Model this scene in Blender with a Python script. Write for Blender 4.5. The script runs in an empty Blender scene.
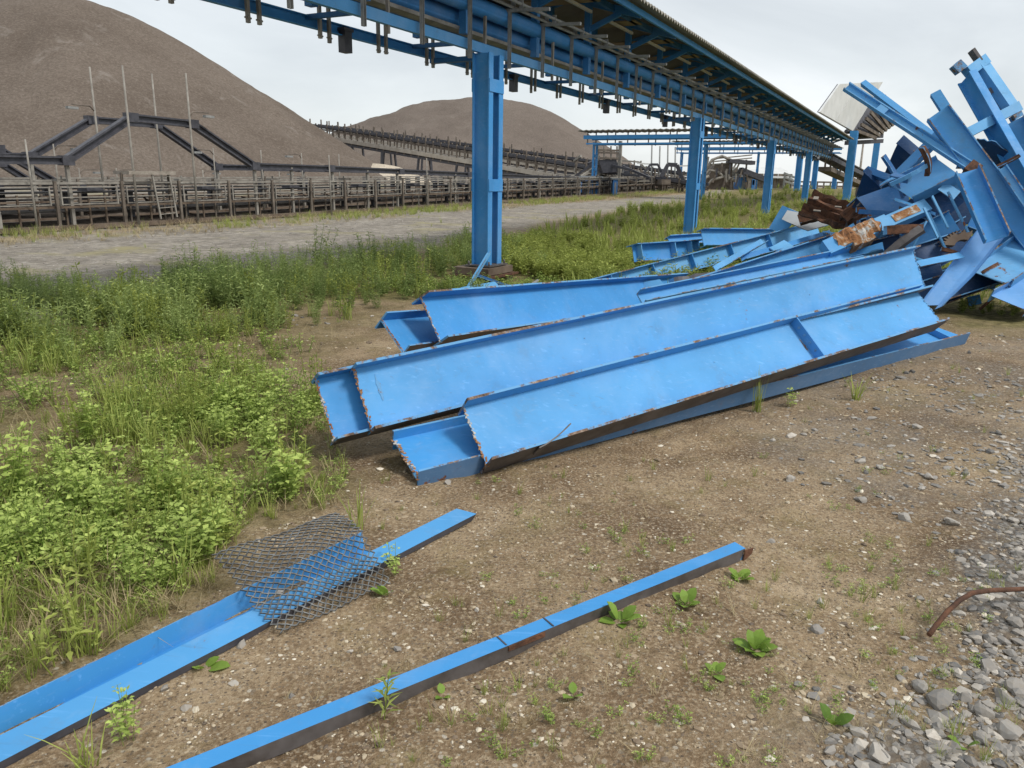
import bpy, math, random
import numpy as np
from mathutils import Vector
random.seed(11)
rng = np.random.default_rng(11)
SC = bpy.context.scene
COL = SC.collection
PI = math.pi

# ------------------------------------------------------------------ camera
FPX, CAMH, ROLL = 769.0, 1.6, 0.0167
TH = math.atan(203 / 769.0)
cF = np.array([0, math.cos(TH), -math.sin(TH)])
_u = np.array([0, math.sin(TH), math.cos(TH)])
_r = np.array([1.0, 0, 0])
cR = _r * math.cos(ROLL) + _u * math.sin(ROLL)
cU = _u * math.cos(ROLL) - _r * math.sin(ROLL)
cC = np.array([0, 0, CAMH])

def ray(x, y):
    return cF * FPX + cR * (x - 512) - cU * (y - 384)

def P(x, y, Y):
    """point seen at photo position (x, y) whose distance north of the camera is Y metres"""
    r = ray(x, y)
    return cC + r * (Y / r[1])

def ss(a, b, x):
    t = np.clip((x - a) / (b - a), 0, 1)
    return t * t * (3 - 2 * t)

def gz(x, y):
    """height of the ground"""
    x = np.asarray(x, float); y = np.asarray(y, float)
    t = np.clip((y - 14) / 70, 0, 1)
    z = 1.25 * t ** 1.35
    return z + 0.17 * ss(0.8, 4.5, x) * ss(3.0, 6.5, y) * (1 - ss(13, 25, y))

def G(x, y):
    """ground point at photo position (x, y)"""
    r = ray(x, y); z = 0.0
    for _ in range(12):
        if r[2] >= -1e-6: return P(x, y, 120.0)
        p = cC + r * ((z - CAMH) / r[2])
        if p[1] > 150: return P(x, y, 150.0)
        z = 0.5 * z + 0.5 * float(gz(p[0], p[1]))
    return p

# bridge frame: s along the bridge, u to its right
BA = math.radians(27.4)
bd = np.array([math.sin(BA), math.cos(BA), 0]); bn = np.array([bd[1], -bd[0], 0])
B0 = np.array([-0.5, 12.9, 0])
def W(s, u, z): return B0 + bd * s + bn * u + np.array([0, 0, z])
def WG(s, u, z=0.0):
    p = W(s, u, 0); p[2] = float(gz(p[0], p[1])) + z
    return p
def unit(v):
    v = np.asarray(v, float); return v / np.linalg.norm(v)

# ------------------------------------------------------------------ noise
def _hash(ix, iy, seed):
    h = (ix.astype(np.int64) * 374761393 + iy.astype(np.int64) * 668265263 + seed * 974711) & 0x7fffffff
    h = ((h ^ (h >> 13)) * 1274126177) & 0x7fffffff
    return ((h ^ (h >> 16)) & 0xffff) / 65535.0
def vnoise(x, y, seed=0):
    x = np.asarray(x, float); y = np.asarray(y, float)
    ix = np.floor(x); iy = np.floor(y); fx = x - ix; fy = y - iy
    fx = fx * fx * (3 - 2 * fx); fy = fy * fy * (3 - 2 * fy)
    a = _hash(ix, iy, seed); b = _hash(ix + 1, iy, seed); c = _hash(ix, iy + 1, seed); d = _hash(ix + 1, iy + 1, seed)
    return (a * (1 - fx) + b * fx) * (1 - fy) + (c * (1 - fx) + d * fx) * fy
def fbm(x, y, seed=0, o=4):
    v = 0; a = 0.5
    for i in range(o):
        v = v + a * vnoise(x * 2 ** i, y * 2 ** i, seed + i * 7); a *= 0.5
    return v

# ------------------------------------------------------------------ materials
def mat(name):
    m = bpy.data.materials.new(name); m.use_nodes = True
    nt = m.node_tree
    return m, nt, nt.nodes['Principled BSDF']
def N(nt, t, **kw):
    n = nt.nodes.new(t)
    for k, v in kw.items():
        if k.startswith('i_'): n.inputs[k[2:].replace('_', ' ')].default_value = v
        else: setattr(n, k, v)
    return n
def ramp(nt, src, stops, interp='LINEAR'):
    r = nt.nodes.new('ShaderNodeValToRGB'); e = r.color_ramp.elements
    r.color_ramp.interpolation = interp
    while len(e) < len(stops): e.new(0.5)
    for el, (p, c) in zip(e, stops):
        el.position = p; el.color = c if len(c) == 4 else (*c, 1)
    nt.links.new(src, r.inputs[0]); return r.outputs[0]
def mixc(nt, fac, a, b, blend='MIX'):
    m = nt.nodes.new('ShaderNodeMix'); m.data_type = 'RGBA'; m.blend_type = blend
    for sock, v in ((m.inputs['Factor'], fac), (m.inputs[6], a), (m.inputs[7], b)):
        if hasattr(v, 'links'): nt.links.new(v, sock)
        else: sock.default_value = v if not isinstance(v, tuple) or len(v) == 4 else (*v, 1)
    return m.outputs[2]
def objco(nt): return nt.nodes.new('ShaderNodeTexCoord').outputs['Object']
def posco(nt): return nt.nodes.new('ShaderNodeNewGeometry').outputs['Position']
def noise(nt, co, scale, detail=4, rough=0.55, dist=0.0):
    n = N(nt, 'ShaderNodeTexNoise', i_Scale=scale, i_Detail=detail, i_Roughness=rough, i_Distortion=dist)
    nt.links.new(co, n.inputs['Vector']); return n.outputs['Fac']
def bump(nt, h, bs, strength=0.3, dist=0.01):
    b = N(nt, 'ShaderNodeBump', i_Strength=strength, i_Distance=dist)
    nt.links.new(h, b.inputs['Height']); nt.links.new(b.outputs[0], bs.inputs['Normal'])

def paint(name, col, rust_amt=0.66, dirt=0.38, rough=0.55):
    m, nt, b = mat(name); co = posco(nt)
    a = noise(nt, co, 1.7, 4); base = ramp(nt, a, [(0.3, tuple(c * 0.86 for c in col)), (0.7, tuple(min(1, c * 1.06) for c in col))])
    g = noise(nt, co, 6, 6, 0.7)
    base = mixc(nt, ramp(nt, g, [(0.56, (0, 0, 0)), (0.8, (dirt,) * 3)]), base, (0.16, 0.19, 0.22))
    mp = N(nt, 'ShaderNodeMapping'); nt.links.new(co, mp.inputs[0]); mp.inputs['Scale'].default_value = (9, 9, 60)
    st = noise(nt, mp.outputs[0], 1.0, 3, 0.6)
    base = mixc(nt, ramp(nt, st, [(0.6, (0, 0, 0)), (0.85, (0.22,) * 3)]), base, (0.40, 0.50, 0.60))
    ms = N(nt, 'ShaderNodeMapping'); nt.links.new(co, ms.inputs[0]); ms.inputs['Rotation'].default_value = (0, 0, math.radians(-34)); ms.inputs['Scale'].default_value = (1.3, 42, 42)
    scr = noise(nt, ms.outputs[0], 1.0, 4, 0.6)
    base = mixc(nt, ramp(nt, scr, [(0.60, (0, 0, 0)), (0.74, (0.42,) * 3)]), base, tuple(min(1, c * 1.2 + .10) for c in col))
    base = mixc(nt, ramp(nt, scr, [(0.24, (0.32,) * 3), (0.36, (0, 0, 0))]), base, (0.10, 0.13, 0.17))
    ch = noise(nt, co, 0.9, 7, 0.7, 0.5)
    base = mixc(nt, ramp(nt, ch, [(0.48, (0, 0, 0)), (0.68, (0.42,) * 3)]), base, tuple(min(1, c * .8 + .15) for c in col))
    pit = noise(nt, co, 24, 6, 0.75)
    base = mixc(nt, ramp(nt, pit, [(0.70, (0, 0, 0)), (0.74, (0.8,) * 3)]), base, (0.13, 0.065, 0.04))
    r = noise(nt, co, 3.1, 9, 0.72)
    rf = ramp(nt, r, [(rust_amt, (0, 0, 0)), (rust_amt + 0.03, (1, 1, 1))])
    rc = ramp(nt, noise(nt, co, 40, 3), [(0.3, (0.07, 0.03, 0.018)), (0.7, (0.27, 0.115, 0.045))])
    base = mixc(nt, rf, base, rc)
    nt.links.new(base, b.inputs['Base Color'])
    nt.links.new(ramp(nt, g, [(0.3, (rough - 0.08,) * 3), (0.8, (rough + 0.25,) * 3)]), b.inputs['Roughness'])
    bump(nt, noise(nt, co, 55, 3), b, 0.05, 0.004)
    b.inputs['Specular IOR Level'].default_value = 0.3
    return m
def simple(name, c1, c2, scale=8, rough=0.7, metal=0.0, bs=0.2, detail=5, obj=False):
    m, nt, b = mat(name); co = objco(nt) if obj else posco(nt)
    n = noise(nt, co, scale, detail, 0.65)
    nt.links.new(ramp(nt, n, [(0.32, c1), (0.68, c2)]), b.inputs['Base Color'])
    b.inputs['Roughness'].default_value = rough; b.inputs['Metallic'].default_value = metal
    if bs: bump(nt, noise(nt, co, scale * 4, 4), b, bs, 0.01)
    return m

M = {}
BLUE = (0.085, 0.32, 0.635)
M['blue'] = paint('blue_paint', BLUE)
M['blue_clean'] = paint('blue_paint_clean', (0.052, 0.27, 0.60), rust_amt=0.76, dirt=0.25)
M['blue_pale'] = paint('blue_paint_faded', (0.12, 0.37, 0.66), rust_amt=0.64, dirt=0.45, rough=0.55)
M['blue_violet'] = paint('blue_paint_chalky', (0.13, 0.34, 0.67), rust_amt=0.66, dirt=0.3, rough=0.6)
M['blue_deep_shade'] = paint('blue_paint_deep_shade', (0.026, 0.135, 0.34), rust_amt=0.66, dirt=0.5)  # darker copy of the blue, shade painted in for bridge and heap interiors
def edgemat():
    m, nt, b = mat('worn_edge'); co = posco(nt)
    r = ramp(nt, noise(nt, co, 26, 5, 0.7), [(0.34, (0.045, 0.028, 0.02)), (0.52, (0.16, 0.10, 0.065)), (0.70, (0.38, 0.31, 0.25))])
    bl = ramp(nt, noise(nt, co, 2.2, 9, 0.78), [(0.45, (0, 0, 0)), (0.50, (1, 1, 1))])
    nt.links.new(mixc(nt, bl, r, (0.11, 0.31, 0.56)), b.inputs['Base Color']); b.inputs['Roughness'].default_value = 0.75
    return m
M['edge'] = edgemat()
M['blue_shaded'] = paint('blue_paint_shaded', (0.085, 0.185, 0.345), rust_amt=0.60, dirt=0.6, rough=0.6)  # greyed, darkened blue: paints the shade on the bottom girder's front flange
M['blue_heap_shade'] = paint('blue_paint_heap_shade', (0.013, 0.062, 0.17), rust_amt=0.66, dirt=0.5)  # darkest copy of the blue; the heap's shade is put into the colour
M['blue_mid_shade'] = paint('blue_paint_mid_shade', (0.045, 0.215, 0.50), rust_amt=0.76, dirt=0.3)  # middle copy of the blue carrying the shade of the bridge underside
M['rust'] = simple('rust', (0.035, 0.018, 0.012), (0.16, 0.07, 0.035), 14, 0.9, bs=0.6)
def flaking():
    m, nt, b = mat('flaking_rust'); n = noise(nt, posco(nt), 7.5, 8, 0.75, 0.4)
    nt.links.new(ramp(nt, n, [(0.34, (0.05, 0.028, 0.018)), (0.44, (0.25, 0.105, 0.035)), (0.53, (0.34, 0.19, 0.09)), (0.58, (0.42, 0.43, 0.42)), (0.68, (0.52, 0.50, 0.45))]), b.inputs['Base Color'])
    b.inputs['Roughness'].default_value = 0.85; bump(nt, n, b, 0.6, 0.02); return m
M['rust_pale'] = flaking()
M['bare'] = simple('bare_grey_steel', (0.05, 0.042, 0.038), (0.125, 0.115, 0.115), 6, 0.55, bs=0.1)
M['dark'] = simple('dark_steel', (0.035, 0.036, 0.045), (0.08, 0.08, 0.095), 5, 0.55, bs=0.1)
M['belt'] = simple('black_rubber', (0.02, 0.02, 0.02), (0.055, 0.05, 0.048), 5, 0.8)
M['galv'] = simple('galvanised_steel', (0.19, 0.195, 0.19), (0.33, 0.335, 0.325), 9, 0.6, 0.0, 0.05)
M['galv_old'] = simple('weathered_steel', (0.16, 0.145, 0.125), (0.34, 0.32, 0.28), 3, 0.7, 0.0, 0.1)
M['grimy'] = simple('grimy_steel', (0.075, 0.06, 0.048), (0.215, 0.18, 0.145), 2.5, 0.8, 0.0, 0.15)
M['rustgrime'] = simple('rusty_grime', (0.075, 0.05, 0.035), (0.20, 0.155, 0.115), 1.6, 0.9, 0.0, 0.2)
M['dusty'] = simple('dusty_deck', (0.34, 0.30, 0.25), (0.50, 0.46, 0.40), 1.2, 0.95, 0.0, 0.1)
M['white'] = simple('pale_cladding', (0.54, 0.55, 0.54), (0.66, 0.67, 0.66), 0.9, 0.6, 0, 0.02)
M['greyclad'] = simple('grey_cladding', (0.25, 0.27, 0.28), (0.36, 0.38, 0.39), 0.9, 0.6, 0, 0.02)
M['concrete'] = simple('concrete', (0.20, 0.175, 0.145), (0.38, 0.34, 0.29), 5, 0.9, bs=0.3)
M['roof'] = simple('roof_sheet', (0.17, 0.16, 0.135), (0.30, 0.28, 0.235), 0.8, 0.7, 0, 0.05)
M['brownsheet'] = simple('brown_lining', (0.22, 0.165, 0.095), (0.36, 0.28, 0.17), 1.5, 0.8, 0, 0.05)
M['whitebar'] = simple('white_tube', (0.6, 0.6, 0.58), (0.75, 0.75, 0.73), 3, 0.5, 0, 0)
M['cabin_blue'] = simple('cabin_blue', (0.05, 0.22, 0.58), (0.07, 0.27, 0.64), 1, 0.5, 0, 0)
M['meshsteel'] = simple('galvanised_mesh', (0.05, 0.05, 0.048), (0.20, 0.21, 0.21), 22, 0.5, 0.2, 0.05)
M['glass'] = simple('dark_window', (0.03, 0.035, 0.04), (0.05, 0.055, 0.06), 1, 0.15, 0, 0)

def leafmat(name, dark, light, trans=0.35):
    m, nt, b = mat(name)
    at = N(nt, 'ShaderNodeAttribute', attribute_name='tint')
    oi = nt.nodes.new('ShaderNodeObjectInfo')
    c = ramp(nt, at.outputs['Fac'], [(0.0, dark), (1.0, light)])
    nt.links.new(c, b.inputs['Base Color']); b.inputs['Roughness'].default_value = 0.55
    b.inputs['Specular IOR Level'].default_value = 0.25
    t = nt.nodes.new('ShaderNodeBsdfTranslucent'); nt.links.new(c, t.inputs[0])
    mx = N(nt, 'ShaderNodeMixShader'); mx.inputs[0].default_value = trans
    nt.links.new(b.outputs[0], mx.inputs[1]); nt.links.new(t.outputs[0], mx.inputs[2])
    nt.links.new(mx.outputs[0], nt.nodes['Material Output'].inputs[0])
    return m
M['leaf_bright'] = leafmat('leaf_bright', (0.16, 0.25, 0.045), (0.64, 0.76, 0.22))
M['leaf_dark'] = leafmat('leaf_dark', (0.145, 0.215, 0.06), (0.52, 0.62, 0.23))
M['leaf_mid'] = leafmat('leaf_mid', (0.16, 0.21, 0.04), (0.50, 0.56, 0.15))
M['leaf_broad'] = leafmat('leaf_broad', (0.10, 0.18, 0.03), (0.30, 0.45, 0.08))
M['straw'] = leafmat('straw', (0.20, 0.15, 0.075), (0.46, 0.38, 0.22), 0.15)

def stonemat(name, stops):
    m, nt, b = mat(name)
    at = N(nt, 'ShaderNodeAttribute', attribute_name='tint')
    c = ramp(nt, at.outputs['Fac'], stops)
    n = noise(nt, posco(nt), 60, 4, 0.7)
    c = mixc(nt, ramp(nt, n, [(0.35, (0, 0, 0)), (0.7, (0.5,) * 3)]), c, (0.30, 0.25, 0.19))
    nt.links.new(c, b.inputs['Base Color']); b.inputs['Roughness'].default_value = 0.9
    bump(nt, n, b, 0.3, 0.004)
    return m
M['pebble'] = stonemat('pebbles', [(0, (0.08, 0.055, 0.038)), (0.3, (0.23, 0.165, 0.105)), (0.6, (0.40, 0.31, 0.195)), (0.82, (0.55, 0.475, 0.345)), (1, (0.76, 0.70, 0.58))])
M['crushed'] = stonemat('crushed_stone', [(0, (0.09, 0.095, 0.10)), (0.5, (0.25, 0.24, 0.225)), (0.85, (0.40, 0.375, 0.335)), (1, (0.55, 0.51, 0.45))])

# ------------------------------------------------------------------ objects
ORIG = {}
def tag(o, label=None, cat=None, group=None, kind=None):
    if label: o['label'] = label
    if cat: o['category'] = cat
    if group: o['group'] = group
    if kind: o['kind'] = kind
    return o
def empty(name, loc, label=None, cat=None, group=None):
    o = bpy.data.objects.new(name, None); COL.objects.link(o)
    o.empty_display_size = 0.2
    o.location = [float(v) for v in loc]; ORIG[o.name] = np.array(loc, float)
    return tag(o, label, cat, group)

class MB:
    """collects shapes and links them as ONE mesh object"""
    def __init__(s): s.v = []; s.f = []; s.m = []; s.sm = []
    def add(s, vs, fs, mi=0, smooth=False):
        k = len(s.v); s.v.extend([tuple(float(c) for c in v) for v in vs])
        for j, f in enumerate(fs):
            s.f.append([i + k for i in f]); s.m.append(mi[j] if isinstance(mi, list) else mi); s.sm.append(smooth)
        return s
    def hexa(s, c, mi=0):   # 8 corners: bottom ring 0-3, top ring 4-7
        return s.add(c, [(3, 2, 1, 0), (4, 5, 6, 7), (0, 1, 5, 4), (1, 2, 6, 5), (2, 3, 7, 6), (3, 0, 4, 7)], mi)
    def obox(s, c, ax, ay, az, sx, sy, sz, mi=0):
        c = np.asarray(c, float); ax, ay, az = [unit(a) for a in (ax, ay, az)]
        x, y, z = ax * sx / 2, ay * sy / 2, az * sz / 2
        return s.hexa([c - x - y - z, c + x - y - z, c + x + y - z, c - x + y - z, c - x - y + z, c + x - y + z, c + x + y + z, c - x + y + z], mi)
    def bar(s, a, b, w, h, up=(0, 0, 1), mi=0):   # w across, h along up
        a = np.asarray(a, float); b = np.asarray(b, float); ax = unit(b - a)
        up = np.asarray(up, float)
        if abs(ax @ unit(up)) > 0.98: up = np.array([0.3, 1, 0.1])
        sd = unit(np.cross(ax, up)); up = np.cross(sd, ax)
        return s.obox((a + b) / 2, ax, sd, up, np.linalg.norm(b - a), w, h, mi)
    def tube(s, pts, r, n=8, mi=0, cap=True, smooth=True):
        pts = [np.asarray(p, float) for p in pts]; rings = []
        rr = r if isinstance(r, (list, tuple)) else [r] * len(pts)
        prev = None
        for i, p in enumerate(pts):
            t = unit(pts[min(i + 1, len(pts) - 1)] - pts[max(i - 1, 0)])
            if prev is None:
                ref = np.array([0, 0, 1.0]) if abs(t[2]) < 0.9 else np.array([1.0, 0, 0])
                x = unit(np.cross(t, ref))
            else: x = unit(prev - t * (prev @ t))
            prev = x; y = np.cross(t, x)
            rings.append([p + rr[i] * (math.cos(2 * PI * k / n) * x + math.sin(2 * PI * k / n) * y) for k in range(n)])
        vs = [v for rg in rings for v in rg]; fs = []
        for i in range(len(pts) - 1):
            for k in range(n): fs.append((i * n + k, i * n + (k + 1) % n, (i + 1) * n + (k + 1) % n, (i + 1) * n + k))
        s.add(vs, fs, mi, smooth)
        if cap:
            k = len(s.v) - len(vs)
            s.f.append([k + j for j in range(n)][::-1]); s.m.append(mi); s.sm.append(False)
            e = k + (len(pts) - 1) * n
            s.f.append([e + j for j in range(n)]); s.m.append(mi); s.sm.append(False)
        return s
    def sweep(s, prof, a, b, nx, up, seg=1, edge=(), jag=0.0, wob=0.0, skew=(0, 0), bend=0.0, mi=0, capmi=None, edgemi=1, under=0, u0=0):
        """closed 2-D outline prof (x along nx, y along up) from a to b; outline edges in `edge` get edgemi"""
        a = np.asarray(a, float); b = np.asarray(b, float); L = np.linalg.norm(b - a); ax = (b - a) / L
        n = len(prof); vs = []; fs = []; ms = []
        for i in range(seg + 1):
            t = i / seg
            for (px, py) in prof:
                q = a + ax * L * t + nx * px + up * py + nx * bend * math.sin(PI * t)
                if i == 0: q = q + ax * (skew[0] * py + random.uniform(-jag, jag))
                if i == seg: q = q + ax * (skew[1] * py + random.uniform(-jag, jag))
                if wob: q = q + nx * random.uniform(-wob, wob) * (1 if abs(px) > 0.02 else 0.1) + up * random.uniform(-wob, wob) * 0.5
                vs.append(q)
        for i in range(seg):
            for k in range(n):
                fs.append((i * n + k, i * n + (k + 1) % n, (i + 1) * n + (k + 1) % n, (i + 1) * n + k)); ms.append(edgemi if k in edge else under if (under and k == 0 and i >= u0) else mi)
        cm = edgemi if capmi is None else capmi
        fs.append(tuple(range(n))[::-1]); ms.append(cm)
        fs.append(tuple(seg * n + k for k in range(n))); ms.append(cm)
        return s.add(vs, fs, ms)
    def build(s, name, mats, parent=None, loc=None, label=None, cat=None, group=None, kind=None):
        me = bpy.data.meshes.new(name)
        o0 = np.zeros(3)
        if parent is not None: o0 = ORIG[parent.name]
        elif loc is not None: o0 = np.asarray(loc, float)
        vs = (np.array(s.v) - o0).tolist()
        me.from_pydata(vs, [], s.f)
        for mt in (mats if isinstance(mats, (list, tuple)) else [mats]): me.materials.append(M[mt] if isinstance(mt, str) else mt)
        me.polygons.foreach_set('material_index', s.m); me.polygons.foreach_set('use_smooth', s.sm)
        me.update()
        o = bpy.data.objects.new(name, me); COL.objects.link(o)
        if parent is not None: o.parent = parent
        elif loc is not None: o.location = [float(v) for v in loc]
        ORIG[o.name] = o0
        return tag(o, label, cat, group, kind)

def outward(me):
    import bmesh
    bm = bmesh.new(); bm.from_mesh(me); bmesh.ops.recalc_face_normals(bm, faces=bm.faces); bm.to_mesh(me); bm.free()

def I_prof(h, b, tw=0.012, tf=0.018):   # web along y, flanges along x, origin mid
    x = b / 2; y = h / 2; w = tw / 2
    return [(-x, -y), (x, -y), (x, -y + tf), (w, -y + tf), (w, y - tf), (x, y - tf), (x, y), (-x, y), (-x, y - tf), (-w, y - tf), (-w, -y + tf), (-x, -y + tf)], (1, 5, 7, 11)
def C_prof(h, b, t=0.012):              # web at x=0, flanges towards +x
    y = h / 2
    return [(0, -y), (b, -y), (b, -y + t), (t, -y + t), (t, y - t), (b, y - t), (b, y), (0, y)], (1, 5)
def L_prof(h, b, t=0.008):              # leg up y, foot along x
    return [(0, 0), (b, 0), (b, t), (t, t), (t, h), (0, h)], (1, 4)
def F_prof(h, t=0.012):
    return [(-t / 2, -h / 2), (t / 2, -h / 2), (t / 2, h / 2), (-t / 2, h / 2)], (0, 2)
# ------------------------------------------------------------------ setting: sky, sun, camera
def make_world():
    w = bpy.data.worlds.new('World'); SC.world = w; w.use_nodes = True
    nt = w.node_tree; nt.nodes.clear()
    out = nt.nodes.new('ShaderNodeOutputWorld'); add = nt.nodes.new('ShaderNodeAddShader')
    sky = nt.nodes.new('ShaderNodeTexSky'); sky.sky_type = 'NISHITA'; sky.sun_disc = False
    sky.sun_elevation = math.radians(SUN_EL); sky.sun_rotation = math.radians(SUN_AZ)
    b1 = nt.nodes.new('ShaderNodeBackground'); b1.inputs[1].default_value = 0.02
    nt.links.new(sky.outputs[0], b1.inputs[0])
    tc = nt.nodes.new('ShaderNodeTexCoord')
    mp = nt.nodes.new('ShaderNodeMapping'); mp.inputs['Scale'].default_value = (1.0, 1.0, 2.6); mp.inputs['Location'].default_value = (0.35, 0.2, 0)
    nt.links.new(tc.outputs['Generated'], mp.inputs[0])
    n = noise(nt, mp.outputs[0], 2.0, 7, 0.55, 0.4)
    c = ramp(nt, n, [(0.36, (0.53, 0.555, 0.57)), (0.5, (0.62, 0.645, 0.655)), (0.64, (0.74, 0.755, 0.765))])
    b2 = nt.nodes.new('ShaderNodeBackground'); b2.inputs[1].default_value = 0.97
    nt.links.new(c, b2.inputs[0])
    nt.links.new(b1.outputs[0], add.inputs[0]); nt.links.new(b2.outputs[0], add.inputs[1]); nt.links.new(add.outputs[0], out.inputs[0])
SUN_EL, SUN_AZ = 52, 120      # overcast: a weak broad sun from behind the right shoulder (azimuth clockwise from north)
make_world()
sun = bpy.data.objects.new('sun', bpy.data.lights.new('sun', 'SUN')); COL.objects.link(sun)
sun.data.energy = 2.1; sun.data.angle = math.radians(14); sun.data.color = (1, 0.955, 0.89)
_a, _e = math.radians(SUN_AZ), math.radians(SUN_EL)
sun.rotation_euler = Vector((math.sin(_a) * math.cos(_e), math.cos(_a) * math.cos(_e), math.sin(_e))).to_track_quat('Z', 'Y').to_euler()

cam = bpy.data.objects.new('camera', bpy.data.cameras.new('camera')); COL.objects.link(cam); SC.camera = cam
cam.data.sensor_width = 36; cam.data.lens = FPX / 1024 * 36; cam.data.clip_start = 0.05; cam.data.clip_end = 6000
from mathutils import Matrix
cam.matrix_world = Matrix(((cR[0], cU[0], -cF[0], 0), (cR[1], cU[1], -cF[1], 0), (cR[2], cU[2], -cF[2], CAMH), (0, 0, 0, 1)))
SC.view_settings.view_transform = 'Standard'; SC.view_settings.look = 'None'; SC.view_settings.exposure = 0.3; SC.view_settings.gamma = 1
SC.render.film_transparent = False
SC.cycles.use_denoising = True
SC.cycles.max_bounces = 6; SC.cycles.diffuse_bounces = 3; SC.cycles.transmission_bounces = 3

# ------------------------------------------------------------------ zones on the ground (world polygons)
def poly(pxs): return np.array([G(*p)[:2] for p in pxs])
def inside(pg, x, y):
    r = np.zeros(np.shape(x), bool); n = len(pg)
    for i in range(n):
        x1, y1 = pg[i]; x2, y2 = pg[(i + 1) % n]
        if y1 == y2: continue
        c = ((y1 > y) != (y2 > y)) & (x < (x2 - x1) * (y - y1) / (y2 - y1) + x1)
        r ^= c
    return r
def sdist(pg, x, y):     # >0 inside, metres
    d = np.full(np.shape(x), 1e9); n = len(pg)
    for i in range(n):
        a = pg[i]; b = pg[(i + 1) % n]; ab = b - a; L2 = max(ab @ ab, 1e-9)
        t = np.clip(((x - a[0]) * ab[0] + (y - a[1]) * ab[1]) / L2, 0, 1)
        d = np.minimum(d, np.hypot(x - a[0] - t * ab[0], y - a[1] - t * ab[1]))
    return np.where(inside(pg, x, y), d, -d)
Z_ROAD = poly([(-420, 300), (-200, 262), (0, 240), (400, 211), (560, 203), (690, 193.5), (780, 191), (690, 200), (560, 220), (440, 246), (250, 272), (130, 290), (75, 312), (-120, 350), (-420, 420)])
Z_WEED = poly([(-350, 440), (0, 395), (60, 420), (120, 470), (190, 435), (235, 398), (300, 400), (335, 440), (352, 480), (330, 512), (240, 535), (225, 580), (120, 645), (0, 705), (-250, 800), (-500, 700)])
Z_TALL = poly([(-300, 330), (-60, 292), (36, 290), (60, 312), (110, 306), (150, 288), (250, 274), (380, 258), (462, 246), (520, 246), (520, 292), (440, 300), (335, 302), (285, 325), (150, 345), (70, 345), (-100, 350), (-300, 400)])
Z_SPARSE = poly([(-400, 345), (70, 345), (440, 298), (378, 322), (318, 370), (340, 440), (300, 400), (120, 470), (60, 420), (0, 395), (-400, 440)])
Z_FIELD = poly([(500, 250), (560, 224), (690, 199), (780, 192.5), (860, 189.5), (1100, 189), (1500, 205), (1500, 300), (1150, 322), (1024, 330), (965, 328), (900, 300), (640, 300), (500, 292)])
Z_GRAVEL = poly([(1024, 330), (980, 340), (800, 350), (720, 385), (760, 440), (800, 480), (930, 540), (950, 600), (900, 680), (840, 720), (800, 768), (780, 900), (1700, 900), (1700, 330)])
Z_STONE = poly([(1024, 430), (985, 490), (962, 560), (970, 625), (905, 690), (865, 735), (850, 800), (1500, 820), (1500, 430)])
def zmask(pg, x, y, w, seed, amp):
    return ss(-w, w, sdist(pg, x, y) + amp * (fbm(x * 1.3 / max(amp, .3), y * 1.3 / max(amp, .3), seed) - 0.5) * 2)

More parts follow.
